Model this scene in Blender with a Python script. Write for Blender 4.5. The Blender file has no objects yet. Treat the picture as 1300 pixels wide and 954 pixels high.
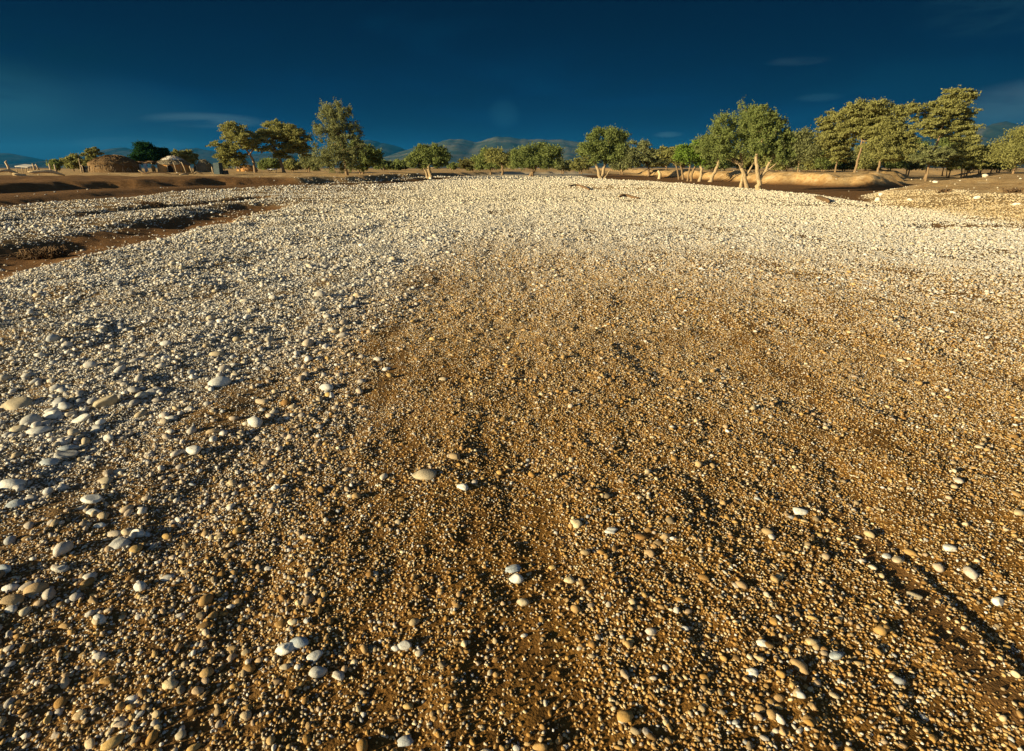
import bpy, math, random
import numpy as np
R = math.radians
random.seed(7); rng = np.random.default_rng(11)
scene = bpy.context.scene
COL = scene.collection

# ------------------------------------------------------------------ camera
F, CX, CY, HOR, H = 722.0, 650.0, 432.0, 213.0, 1.6        # focal length in photo pixels (1300 wide)
PITCH = math.atan((CY - HOR) / F)
cam_d = bpy.data.cameras.new('camera'); cam = bpy.data.objects.new('camera', cam_d); COL.objects.link(cam)
cam.location = (0, 0, H); cam.rotation_euler = (math.pi / 2 - PITCH, 0, 0)
cam_d.sensor_width = 36; cam_d.lens = 36 * F / 1300; cam_d.shift_y = -(477 - CY) / 1300
cam_d.clip_start = 0.05; cam_d.clip_end = 60000
scene.camera = cam

# ------------------------------------------------------------------ exposure, sun, sky
scene.view_settings.view_transform = 'Standard'; scene.view_settings.look = 'None'
scene.view_settings.gamma = 1; scene.view_settings.use_curve_mapping = False
scene.view_settings.exposure = 1.2
SUN_AZ, SUN_EL = R(-118), R(12.5)                            # azimuth from +Y, clockwise
sd = (math.sin(SUN_AZ) * math.cos(SUN_EL), math.cos(SUN_AZ) * math.cos(SUN_EL), math.sin(SUN_EL))
sun_d = bpy.data.lights.new('sun', 'SUN'); sun_d.energy = 5.0; sun_d.angle = R(0.53); sun_d.color = (1, .855, .53)
sun = bpy.data.objects.new('sun', sun_d); COL.objects.link(sun)
from mathutils import Vector, Matrix
sun.rotation_euler = Vector(sd).to_track_quat('Z', 'Y').to_euler()
try:
    scene.cycles.volume_bounces = 0; scene.cycles.max_bounces = 5; scene.cycles.diffuse_bounces = 3
    scene.cycles.transparent_max_bounces = 8
except Exception: pass

world = bpy.data.worlds.new('World'); scene.world = world; world.use_nodes = True
nt = world.node_tree; nt.nodes.clear()

class G:
    """tiny helper for writing shader maths"""
    def __init__(s, nt): s.nt = nt
    def n(s, t, **kw):
        nd = s.nt.nodes.new(t)
        for k, v in kw.items(): setattr(nd, k, v)
        return nd
    def put(s, sock, v):
        if isinstance(v, bpy.types.NodeSocket): s.nt.links.new(v, sock)
        else: sock.default_value = v
    def m(s, op, a, b=None, c=None, clamp=False):
        nd = s.n('ShaderNodeMath', operation=op, use_clamp=clamp)
        s.put(nd.inputs[0], a)
        if b is not None: s.put(nd.inputs[1], b)
        if c is not None: s.put(nd.inputs[2], c)
        return nd.outputs[0]
    def ss(s, v, lo, hi, a=0.0, b=1.0):
        nd = s.n('ShaderNodeMapRange', interpolation_type='SMOOTHSTEP')
        s.put(nd.inputs[0], v); s.put(nd.inputs[1], lo); s.put(nd.inputs[2], hi); s.put(nd.inputs[3], a); s.put(nd.inputs[4], b)
        return nd.outputs[0]
    def mix(s, f, a, b, mode='MIX'):
        nd = s.n('ShaderNodeMix', data_type='RGBA', blend_type=mode)
        s.put(nd.inputs[0], f)
        for i, v in ((6, a), (7, b)):
            if isinstance(v, tuple) and len(v) == 3: v = (*v, 1)
            s.put(nd.inputs[i], v)
        return nd.outputs[2]
    def noise(s, vec, scale, detail=4, rough=.55, dist=0.0, out=0):
        nd = s.n('ShaderNodeTexNoise'); s.put(nd.inputs['Vector'], vec)
        nd.inputs['Scale'].default_value = scale; nd.inputs['Detail'].default_value = detail
        nd.inputs['Roughness'].default_value = rough; nd.inputs['Distortion'].default_value = dist
        return nd.outputs[out]
    def attr(s, name, out=2):
        nd = s.n('ShaderNodeAttribute'); nd.attribute_name = name
        return nd.outputs[out]

g = G(nt)
tc = g.n('ShaderNodeTexCoord').outputs['Generated']
sky = g.n('ShaderNodeTexSky', sky_type='NISHITA', sun_disc=False, sun_elevation=SUN_EL, sun_rotation=SUN_AZ % (2 * math.pi),
          altitude=900, air_density=1.0, dust_density=1.0, ozone_density=1.5)
sx = g.n('ShaderNodeSeparateXYZ'); nt.links.new(tc, sx.inputs[0])
X, Y, Z = sx.outputs
el = g.m('ARCSINE', Z)                       # elevation, radians
az = g.m('ARCTAN2', X, Y)                    # azimuth from +Y
DEG = math.pi / 180
# the storm cloud bank standing in the north: dark slate blue, a little lighter low down
bank = g.mix(g.ss(el, 1 * DEG, 15 * DEG), (.0001, .0093, .0375), (.0001, .0025, .0130))
wv = g.n('ShaderNodeCombineXYZ'); g.put(wv.inputs[0], g.m('MULTIPLY', az, 1.0)); g.put(wv.inputs[1], g.m('MULTIPLY', el, 4.2))
nz = g.noise(wv.outputs[0], 2.3, 5, .6, .4)
bank = g.mix(g.ss(nz, .40, .62, .5, 0), bank, (.0001, .0032, .0140))
bank = g.mix(g.ss(nz, .50, .75, 0, .5), bank, (.0004, .0160, .037))
nz2 = g.noise(wv.outputs[0], 5.0, 6, .6, .6)
def px2dir(px, py):
    u = (px - CX) / F; v = (CY - py) / F
    d = Vector((u, math.cos(PITCH) + v * math.sin(PITCH), -math.sin(PITCH) + v * math.cos(PITCH))).normalized()
    return math.atan2(d.x, d.y), math.asin(d.z)
def wisp(px, py, w, h, col, amt, lo=.45, hi=.62, nsrc=None, tilt=0.0):
    """a bank or wisp of cloud with a noisy edge, in sky azimuth / elevation"""
    global bank
    a0, e0 = px2dir(px, py); w = w / F; h = h / F
    da = g.m('DIVIDE', g.m('SUBTRACT', az, a0), w)
    dz = g.m('SUBTRACT', el, e0)
    if tilt: dz = g.m('SUBTRACT', dz, g.m('MULTIPLY', g.m('SUBTRACT', az, a0), tilt))
    de = g.m('DIVIDE', dz, h)
    r2 = g.m('ADD', g.m('MULTIPLY', da, da), g.m('MULTIPLY', de, de))
    fall = g.m('SUBTRACT', 1.0, g.ss(r2, 0.0, 1.0))
    body = g.ss(nsrc if nsrc is not None else nz2, lo, hi)
    bank = g.mix(g.m('MULTIPLY', g.m('MULTIPLY', fall, body), amt), bank, col)
wisp(20, 170, 200, 75, (.0100, .0360, .0480), .32, .1, .5)       # pale teal murk low on the left
wisp(-40, 120, 90, 40, (0.0084, 0.0420, 0.0630), .5, .3, .6)
wisp(262, 153, 66, 9, (0.0231, 0.0483, 0.0672), .75, .3, .6)
wisp(170, 183, 60, 8, (0.0189, 0.0462, 0.0672), .6, .35, .6)
wisp(1016, 77, 36, 6, (0.0147, 0.0315, 0.0462), .55, .42, .70)
wisp(1040, 124, 26, 5, (0.0084, 0.0294, 0.0504), .5, .3, .5)
wisp(848, 171, 20, 4, (0.0168, 0.0378, 0.0546), .7, .3, .5)
wisp(640, 145, 22, 18, (0.0050, 0.0294, 0.0546), .5, .35, .6)
wisp(1290, 130, 75, 22, (0.0252, 0.0441, 0.0609), .75, .25, .6, tilt=.12)
wisp(1245, 148, 70, 22, (0.0126, 0.0357, 0.0546), .6, .3, .6)
wisp(1270, 10, 80, 26, (0.0050, 0.0210, 0.0357), .6, .35, .6)
wisp(1150, 105, 130, 30, (0.0005, 0.0109, 0.0294), .5, .3, .6)
wisp(30, 62, 120, 36, (0.0003, 0.0063, 0.0168), .6, .3, .6)
fy = g.m('COSINE', az)
maskf = g.m('MULTIPLY', g.ss(fy, -.25, .25), g.ss(el, 80 * DEG, 45 * DEG))
skyc = g.n('ShaderNodeVectorMath', operation='SCALE'); nt.links.new(sky.outputs[0], skyc.inputs[0]); skyc.inputs['Scale'].default_value = 1.0
bg1 = g.n('ShaderNodeBackground'); nt.links.new(skyc.outputs[0], bg1.inputs[0]); bg1.inputs[1].default_value = .05
bg2 = g.n('ShaderNodeBackground'); nt.links.new(bank, bg2.inputs[0]); bg2.inputs[1].default_value = .92
mx = g.n('ShaderNodeMixShader'); nt.links.new(maskf, mx.inputs[0]); nt.links.new(bg1.outputs[0], mx.inputs[1]); nt.links.new(bg2.outputs[0], mx.inputs[2])
wo = g.n('ShaderNodeOutputWorld'); nt.links.new(mx.outputs[0], wo.inputs[0])

# ------------------------------------------------------------------ helpers: scene objects
def tag(o, label=None, cat=None, group=None, kind=None):
    if label: o['label'] = label
    if cat: o['category'] = cat
    if group: o['group'] = group
    if kind: o['kind'] = kind
    return o
def empty(name, loc, label, cat, group=None, rz=0):
    o = bpy.data.objects.new(name, None); COL.objects.link(o); o.location = loc; o.rotation_euler = (0, 0, rz)
    o.empty_display_size = .3
    return tag(o, label, cat, group)
def mesh_obj(name, V, Fc, mat, parent=None, smooth=True, cols=None):
    """V (n,3) array, Fc list of (m,k) index arrays"""
    V = np.asarray(V, dtype=np.float32)
    if not isinstance(Fc, list): Fc = [Fc]
    Fc = [np.asarray(f, dtype=np.int32) for f in Fc if len(f)]
    me = bpy.data.meshes.new(name)
    nl = sum(f.size for f in Fc); nf = sum(len(f) for f in Fc)
    me.vertices.add(len(V)); me.vertices.foreach_set('co', V.ravel())
    me.loops.add(nl); me.loops.foreach_set('vertex_index', np.concatenate([f.ravel() for f in Fc]))
    sizes = np.concatenate([np.full(len(f), f.shape[1], dtype=np.int32) for f in Fc])
    starts = np.concatenate([[0], np.cumsum(sizes)[:-1]]).astype(np.int32)
    me.polygons.add(nf); me.polygons.foreach_set('loop_start', starts)
    me.polygons.foreach_set('use_smooth', np.full(nf, smooth, dtype=bool))
    me.update(calc_edges=True)
    if cols is not None:
        for k, c in cols.items():
            c = np.asarray(c, dtype=np.float32)
            if c.ndim == 1:
                a = me.attributes.new(k, 'FLOAT', 'POINT'); a.data.foreach_set('value', c)
            else:
                a = me.attributes.new(k, 'FLOAT_COLOR', 'POINT')
                a.data.foreach_set('color', np.concatenate([c, np.ones((len(c), 1), np.float32)], 1).ravel())
    if mat: me.materials.append(mat)
    o = bpy.data.objects.new(name, me); COL.objects.link(o)
    if parent: o.parent = parent
    return o
def new_mat(name):
    m = bpy.data.materials.new(name); m.use_nodes = True
    gg = G(m.node_tree); bs = m.node_tree.nodes['Principled BSDF']
    return m, gg, bs
def bump(gg, h, strength, dist):
    b = gg.n('ShaderNodeBump'); b.inputs['Strength'].default_value = strength; b.inputs['Distance'].default_value = dist
    gg.put(b.inputs['Height'], h); return b.outputs[0]
def simple_mat(name, c1, c2, scale=6, rough=.9, stretch=(1, 1, 1), bmp=.4, bd=.03, spec=.2):
    m, gg, bs = new_mat(name)
    mp = gg.n('ShaderNodeMapping'); gg.nt.links.new(gg.n('ShaderNodeTexCoord').outputs['Object'], mp.inputs[0]); mp.inputs['Scale'].default_value = stretch
    nn = gg.noise(mp.outputs[0], scale, 6, .65)
    gg.put(bs.inputs['Base Color'], gg.mix(gg.ss(nn, .3, .7), c1, c2))
    bs.inputs['Roughness'].default_value = rough; bs.inputs['Specular IOR Level'].default_value = spec
    if bmp: gg.put(bs.inputs['Normal'], bump(gg, nn, bmp, bd))
    return m

# ------------------------------------------------------------------ noise in numpy
_perm = rng.random((256, 256))
def vnoise(x, y, seed=0):
    xi = np.floor(x).astype(int); yi = np.floor(y).astype(int); fx = x - xi; fy_ = y - yi
    fx = fx * fx * (3 - 2 * fx); fy_ = fy_ * fy_ * (3 - 2 * fy_)
    xi = xi + seed * 37; yi = yi + seed * 91
    a = _perm[xi & 255, yi & 255]; b = _perm[(xi + 1) & 255, yi & 255]
    c = _perm[xi & 255, (yi + 1) & 255]; d = _perm[(xi + 1) & 255, (yi + 1) & 255]
    return (a * (1 - fx) + b * fx) * (1 - fy_) + (c * (1 - fx) + d * fx) * fy_
def fbm(x, y, oct=4, seed=0, gain=.5):
    s = 0; a = 1; t = 0
    for i in range(oct):
        s = s + a * vnoise(x * 2 ** i, y * 2 ** i, seed + i); t += a; a *= gain
    return s / t - .5
def sstep(e0, e1, x):
    t = np.clip((x - e0) / (e1 - e0), 0, 1); return t * t * (3 - 2 * t)
def seg_dist(x, y, pts):
    """distance to a polyline and the parameter along it"""
    best = np.full(x.shape, 1e9)
    for (x0, y0), (x1, y1) in zip(pts[:-1], pts[1:]):
        dx, dy = x1 - x0, y1 - y0; L = dx * dx + dy * dy
        t = np.clip(((x - x0) * dx + (y - y0) * dy) / L, 0, 1)
        best = np.minimum(best, np.hypot(x - x0 - t * dx, y - y0 - t * dy))
    return best
def poly_sd(x, y, pts):
    """signed distance, positive inside"""
    p = list(pts) + [pts[0]]
    d = seg_dist(x, y, p); ins = np.zeros(x.shape, bool)
    for (x0, y0), (x1, y1) in zip(p[:-1], p[1:]):
        if y0 == y1: continue
        c = ((y0 > y) != (y1 > y)) & (x < (x1 - x0) * (y - y0) / (y1 - y0) + x0)
        ins ^= c
    return np.where(ins, d, -d)

# ------------------------------------------------------------------ the lie of the land
TERR_L = [(-600, 20), (-60, 24), (-34, 34), (-33, 45), (-27, 55), (-21, 60), (-17, 72), (-17, 98), (-8, 130), (8, 160), (30, 200), (60, 420), (-600, 420)]
TERR_B = [(15.2, -40), (14.4, 6), (14.2, 15), (14.6, 20), (16.2, 27), (22, 38), (36, 51), (48, 63), (60, 78), (84, 112), (160, 235), (260, 420), (800, 420), (800, -40)]
TERR_C = [(29.5, 130), (29, 100), (29.5, 86), (28.6, 75), (28, 66), (31, 60), (35.5, 57), (41, 63), (52, 79), (75, 115), (150, 250), (220, 420), (60, 420), (40, 200)]
CHAN_R = [(15.2, 24), (17.2, 30), (18.6, 36), (19, 42), (18.4, 52), (17.4, 66), (15, 80), (12, 92), (14, 130), (28, 170), (29, 150), (34, 68), (48, 66), (36, 53), (24, 38), (17, 26)]
CH1 = [(-8.2, -2), (-9.0, 6), (-9.5, 10.9), (-9.9, 14.3), (-10.5, 19), (-11.4, 25.0), (-11.6, 27)]
CH1B = [(-19.5, 14), (-17, 17.5), (-15.5, 20.5), (-15, 24), (-14.8, 28), (-14, 33)]
CH2 = [(-26, 18), (-25, 26), (-25, 34), (-26, 44), (-24, 52), (-18.5, 58), (-14, 66), (-12, 96)]
RUT = [(1.66, .9), (1.655, 1.46), (1.65, 1.6), (1.665, 1.8), (1.65, 2.0), (1.64, 2.4), (1.62, 2.9)]
STEP_R = [(11.4, 16), (12.6, 17.0), (13.9, 16.4), (15.0, 15.6), (16, 14)]
STEP_C = [(9.0, 47), (11.2, 45.5), (14, 47), (16, 49)]
EARTH = [(-24, 30.5), (-25.5, 41), (-21.5, 50), (-19, 58), (-26, 63), (-70, 63), (-70, 31)]
def fields(x, y):
    r = np.hypot(x, y)
    w = fbm(x / 3.1, y / 3.1, 3, 5) * 1.6                            # wander of the banks
    w = w * np.clip(r / 25, .35, 2.2)
    sl = poly_sd(x, y, TERR_L) + w; sb = poly_sd(x, y, TERR_B) + w * .6; sc = poly_sd(x, y, TERR_C) + w * .8 + 1.6 * fbm(x / 1.6, y / 1.6, 2, 87) * (r > 30)
    cr = poly_sd(x, y, CHAN_R) + w * .3
    d1 = seg_dist(x, y, CH1) + w * .35; d1b = seg_dist(x, y, CH1B) + w * .4; d2 = seg_dist(x, y, CH2) + w * .4
    dr = seg_dist(x + .07 + .02 * np.sin(y * 5), y, RUT); ds = np.minimum(seg_dist(x, y, STEP_R), seg_dist(x, y, STEP_C))
    return r, sl, sb, sc, cr, d1, d1b, d2, dr, ds, w
def height(x, y, fl=None):
    x = np.asarray(x, float); y = np.asarray(y, float)
    r, sl, sb, sc, cr, d1, d1b, d2, dr, ds, w = fl or fields(x, y)
    z = .10 * fbm(x / 7, y / 11, 3, 1) * sstep(3, 9, r)
    # fine relief of the gravel: long low bars down the river plus small hummocks
    near = 1 - sstep(25, 60, r)
    z = z + near * (.07 * fbm(x / .8, y / 2.4, 3, 21) + .038 * fbm(x / .36, y / .6, 3, 22) + .026 * fbm(x / .10, y / .14, 3, 23))
    leftk = sstep(-1.2, -4.5, x) * near
    z = z + leftk * .20 * fbm(x / 1.5, y / 1.1, 3, 41)
    z = z - .24 * (1 - sstep(.3, 2.0, d1)) - .16 * (1 - sstep(.1, .9, d1b)) - .30 * (1 - sstep(.6, 3.2, d2))
    z = z - .20 * sstep(-.5, 1.4, cr)
    z = z + (1.0 * fbm(x / 3.2, y / 3.2, 4, 81) + .55 * fbm(x / 1.1, y / 1.1, 3, 85)) * sstep(-.5, .8, sc) * (1 - sstep(2, 7, sc))
    z = z + .13 * fbm(x / 1.2, y / 1.2, 3, 88) * sstep(22, 30, r) * sstep(-.5, 1, np.maximum(sl, np.maximum(sb, sc))) * (1 - sstep(60, 110, r))
    z = z + .12 * fbm(x / 2.2, y / 2.2, 3, 83) * sstep(9, 14, r) * sstep(-5, -9, x)
    z = z + .62 * sstep(-.3, 1.9, sl) + .22 * sstep(2, 30, sl) + .34 * fbm(x / 4.5, y / 4.5, 3, 71) * sstep(.5, 4, sl) * (1 - sstep(30, 60, sl))
    z = z + .16 * fbm(x / 5, y / 5, 3, 72) * sstep(3, 9, np.maximum(sb, sc)) * (1 - sstep(90, 140, r))
    kf = sstep(33, 48, y); z = z + .34 * sstep(-.4, 4.5 - 2.8 * kf, sb) + .44 * sstep(2 - 1.8 * kf, 15 - 11 * kf, sb)
    z = z + 1.0 * sstep(-.3, 1.7, sc) * (1 - sstep(-3, 0, sb))
    z = z - .08 * (1 - sstep(.05, .6, ds))
    rk = .55 * (1 - sstep(2.0, 2.9, y))
    dx_ = x - 1.66 - .02 * np.sin(y * 5); z = z + rk * (.012 * np.exp(-((dx_) / .04) ** 2) - .020 * np.exp(-((dx_ - .075) / .035) ** 2))
    z = z + sstep(25, 60, r) * .10 * fbm(x / 9, y / 9, 3, 31)
    z = z * (1 - .6 * sstep(500, 1500, r))
    return z
def hz(x, y): return float(height(np.array([x]), np.array([y]))[0])

def at(px, Yd, py=None):
    """world x of photo column px at distance Yd on the ground there, and z of row py"""
    x = (px - CX) / F * Yd * .957
    z0 = hz(x, Yd)
    dep = Yd * math.cos(PITCH) + (H - z0) * math.sin(PITCH); x = (px - CX) / F * dep
    if py is None: return x, Yd, hz(x, Yd)
    v = (CY - py) / F
    sl_ = (-math.sin(PITCH) + v * math.cos(PITCH)) / (math.cos(PITCH) + v * math.sin(PITCH))
    return x, Yd, H + sl_ * Yd

def ground_hit(px, py):
    u = (px - CX) / F; v = (CY - py) / F
    d = (u, math.cos(PITCH) + v * math.sin(PITCH), -math.sin(PITCH) + v * math.cos(PITCH))
    z = 0
    for _ in range(12):
        t = (z - H) / d[2]; z = .5 * z + .5 * hz(d[0] * t, d[1] * t)
    return d[0] * t, d[1] * t, hz(d[0] * t, d[1] * t), t

# one ground sheet: a polar grid, fine ahead of the camera and near it, reaching the horizon
rad = [0.35]
while rad[-1] < 9000: rad.append(rad[-1] * (1.0105 if rad[-1] < 150 else 1.05))
rad = np.array(rad)
an = np.concatenate([np.linspace(-180, -62, 40)[:-1], np.linspace(-62, 62, 560), np.linspace(62, 180, 40)[1:-1]]) * DEG
RR, AA = np.meshgrid(rad, an, indexing='ij')
gx = (RR * np.sin(AA)).ravel(); gy = (RR * np.cos(AA)).ravel()
fl = fields(gx, gy); gz = height(gx, gy, fl)
nr, na = len(rad), len(an)
i = np.arange(nr - 1)[:, None] * na; j = np.arange(na)[None, :]; j2 = (j + 1) % na
quads = np.stack([(i + j).ravel(), (i + j2).ravel(), (i + na + j2).ravel(), (i + na + j).ravel()], 1)
gv = np.stack([gx, gy, gz], 1)
gv = np.vstack([gv, [[0, 0, hz(0, 0)]]]); c = len(gv) - 1
jj = np.arange(na); cap = np.stack([np.full(na, c), (jj + 1) % na, jj], 1)
quads = quads[:, ::-1]; cap = cap[:, ::-1]

def zones(x, y, fl):
    """how white / how muddy / how stony the ground is by place: the make-up of the river bed"""
    r, sl, sb, sc, cr, d1, d1b, d2, dr, ds, w = fl
    n1 = fbm(x / 2.2, y / 3.5, 3, 51)
    mud = np.maximum.reduce([(1 - sstep(1.0, 1.7, d1 + n1)), .9 * (1 - sstep(.3, .8, d1b + n1 * .6)), (1 - sstep(1.4, 3.4, d2 + n1 * 1.5)), sstep(.2, 1.4, cr), .75 * (1 - sstep(.1, .7, ds))])
    mud = np.maximum(mud, .96 * sstep(-.5, 1.2, poly_sd(x, y, EARTH) + n1 * 3))
    mud = mud * (1 - sstep(-.1, .8, sc))
    terr = np.clip(sstep(.0, 2.5, sl) + sstep(0, 1.6, sc) + sstep(0, 2.5, sb - 3.2 + 3.2 * sstep(31, 40, y) - .35 * np.clip(30 - y, 0, 20) + n1 * 4), 0, 1)
    terr = np.maximum(terr, sstep(20, 23, x) * sstep(45, 50, y))
    slopeb = sstep(-.2, 1.5, sb) * (1 - terr)
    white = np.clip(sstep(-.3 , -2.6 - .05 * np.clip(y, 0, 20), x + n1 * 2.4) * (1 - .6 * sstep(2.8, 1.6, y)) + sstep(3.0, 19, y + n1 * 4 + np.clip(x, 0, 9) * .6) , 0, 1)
    sandpatch = (1 - sstep(.8, 5.5, np.hypot((x - 8.5) / 1.3, (y - 50) / 3.0) + n1 * 5)) * .9
    return mud, terr, slopeb, white, sandpatch
mud, terr, slopeb, white, sandp = zones(gx, gy, fl)
z1 = lambda a: np.append(a, a[0])
colsA = np.stack([z1(mud), z1(terr), z1(white)], 1); colsB = np.stack([z1(slopeb), z1(sandp), z1((1 - sstep(.05, .14, fl[8])) * (1 - sstep(2.2, 3.2, gy)))], 1)

# ground material
gm, q, bs = new_mat('river_bed')
pos = q.n('ShaderNodeNewGeometry').outputs['Position']
sA = q.n('ShaderNodeSeparateColor'); q.nt.links.new(q.attr('za', 0), sA.inputs[0])
sB = q.n('ShaderNodeSeparateColor'); q.nt.links.new(q.attr('zb', 0), sB.inputs[0])
n_f = q.noise(pos, 38, 5, .7); n_m = q.noise(pos, 3.5, 5, .6); n_l = q.noise(pos, .35, 4, .6); n_h = q.noise(pos, 260, 3, .6)
base = q.mix(q.ss(n_m, .35, .68), (.092, .041, .008), (.180, .085, .015))
base = q.mix(q.ss(n_f, .3, .75, 0, .6), base, (.22, .105, .022))
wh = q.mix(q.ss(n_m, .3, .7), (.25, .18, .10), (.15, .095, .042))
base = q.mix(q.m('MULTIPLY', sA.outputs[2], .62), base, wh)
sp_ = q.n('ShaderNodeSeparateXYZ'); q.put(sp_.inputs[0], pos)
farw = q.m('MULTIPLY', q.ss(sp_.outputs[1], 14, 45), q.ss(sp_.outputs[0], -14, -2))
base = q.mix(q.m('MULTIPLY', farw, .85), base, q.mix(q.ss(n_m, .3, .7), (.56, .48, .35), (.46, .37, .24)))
base = q.mix(q.m('MULTIPLY', sB.outputs[0], .75), base, q.mix(n_m, (.40, .27, .11), (.33, .20, .08)))
sandc = q.mix(q.ss(n_m, .3, .7), (.46, .30, .12), (.36, .22, .085))
base = q.mix(sB.outputs[1], base, sandc)
terrc = q.mix(q.ss(n_l, .38, .62), (.50, .325, .140), (.39, .245, .102))
terrc = q.mix(q.ss(n_m, .42, .66, 0, .75), terrc, (.24, .125, .045)); terrc = q.mix(q.ss(q.noise(pos, 1.1, 5, .65), .5, .66, 0, .6), terrc, (.56, .42, .24))
base = q.mix(sA.outputs[1], base, terrc)
mudc = q.mix(q.ss(n_m, .3, .7), (.115, .052, .016), (.185, .090, .030))
base = q.mix(sA.outputs[0], base, mudc)
base = q.mix(q.m('MULTIPLY', sB.outputs[2], .6), base, (.17, .085, .03))
q.put(bs.inputs['Base Color'], base)
bs.inputs['Roughness'].default_value = .92; bs.inputs['Specular IOR Level'].default_value = .15
vor = q.n('ShaderNodeTexVoronoi'); q.put(vor.inputs['Vector'], pos); vor.inputs['Scale'].default_value = 90
hh = q.m('ADD', q.m('MULTIPLY', n_f, .6), q.m('MULTIPLY', q.m('SUBTRACT', 1.0, vor.outputs['Distance']), .25))
hh = q.m('ADD', hh, q.m('MULTIPLY', n_h, .12)); hh = q.m('ADD', hh, q.m('MULTIPLY', n_m, 2.0))
q.put(bs.inputs['Normal'], bump(q, hh, .9, .018))
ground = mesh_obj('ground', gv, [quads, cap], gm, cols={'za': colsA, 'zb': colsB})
tag(ground, 'dry stony river bed and sandy banks', None, None, 'structure')

# ------------------------------------------------------------------ gravel
def ico(sub):
    t = (1 + 5 ** .5) / 2
    v = [(-1, t, 0), (1, t, 0), (-1, -t, 0), (1, -t, 0), (0, -1, t), (0, 1, t), (0, -1, -t), (0, 1, -t), (t, 0, -1), (t, 0, 1), (-t, 0, -1), (-t, 0, 1)]
    f = [(0, 11, 5), (0, 5, 1), (0, 1, 7), (0, 7, 10), (0, 10, 11), (1, 5, 9), (5, 11, 4), (11, 10, 2), (10, 7, 6), (7, 1, 8), (3, 9, 4), (3, 4, 2), (3, 2, 6), (3, 6, 8), (3, 8, 9), (4, 9, 5), (2, 4, 11), (6, 2, 10), (8, 6, 7), (9, 8, 1)]
    v = [Vector(a).normalized() for a in v]
    for _ in range(sub):
        cache = {}; nf = []
        def mid(a, b):
            k = (min(a, b), max(a, b))
            if k not in cache: v.append(((v[a] + v[b]) / 2).normalized()); cache[k] = len(v) - 1
            return cache[k]
        for a, b, c_ in f:
            ab, bc, ca = mid(a, b), mid(b, c_), mid(c_, a)
            nf += [(a, ab, ca), (b, bc, ab), (c_, ca, bc), (ab, bc, ca)]
        f = nf
    return np.array([tuple(a) for a in v], np.float32), np.array(f, np.int32)
OCT = (np.array([(1, 0, 0), (0, 1, 0), (-1, 0, 0), (0, -1, 0), (0, 0, 1), (0, 0, -1)], np.float32),
       np.array([(0, 1, 4), (1, 2, 4), (2, 3, 4), (3, 0, 4), (1, 0, 5), (2, 1, 5), (3, 2, 5), (0, 3, 5)], np.int32))
ICO = [ico(k) for k in range(4)]
def stones(tmpl, P, S, rz, tilt, jit, col, rngl):
    """many pebbles as one vertex array: P centres, S (n,3) half sizes, rotations, per-vertex lumpiness"""
    tv, tf = tmpl; n = len(P); m = len(tv)
    V = np.repeat(tv[None], n, 0).astype(np.float32)
    # lump: a few random planar modes, so each stone is its own blunt shape
    k1 = rngl.normal(size=(n, 1, 3)).astype(np.float32); k2 = rngl.normal(size=(n, 1, 3)).astype(np.float32)
    rr_ = 1 + jit * (.55 * np.sin((V * k1).sum(2) * 1.7 + k2[..., 0]) + .45 * np.sin((V * k2).sum(2) * 2.9 + k1[..., 1]))
    if m > 6:                                     # chipped and flattened faces
        for c_lo in (.45, .6, .7):
            nn_ = rngl.normal(size=(n, 1, 3)).astype(np.float32); nn_ /= np.linalg.norm(nn_, axis=2, keepdims=True)
            cc_ = rngl.uniform(c_lo, 1.05, (n, 1)).astype(np.float32)
            V = V - np.maximum((V * nn_).sum(2) - cc_, 0)[..., None] * nn_
    V = V * rr_[..., None] * S[:, None, :]
    ct, st = np.cos(tilt)[:, None], np.sin(tilt)[:, None]
    y_, z_ = V[..., 1] * ct - V[..., 2] * st, V[..., 1] * st + V[..., 2] * ct
    c_, s_ = np.cos(rz)[:, None], np.sin(rz)[:, None]
    x_, y2 = V[..., 0] * c_ - y_ * s_, V[..., 0] * s_ + y_ * c_
    V = np.stack([x_, y2, z_], 2) + P[:, None, :]
    Fc = tf[None] + (np.arange(n) * m)[:, None, None]
    C = np.repeat(col[:, None, :], m, 1)
    return V.reshape(-1, 3).astype(np.float32), Fc.reshape(-1, 3).astype(np.int32), C.reshape(-1, 3)

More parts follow.
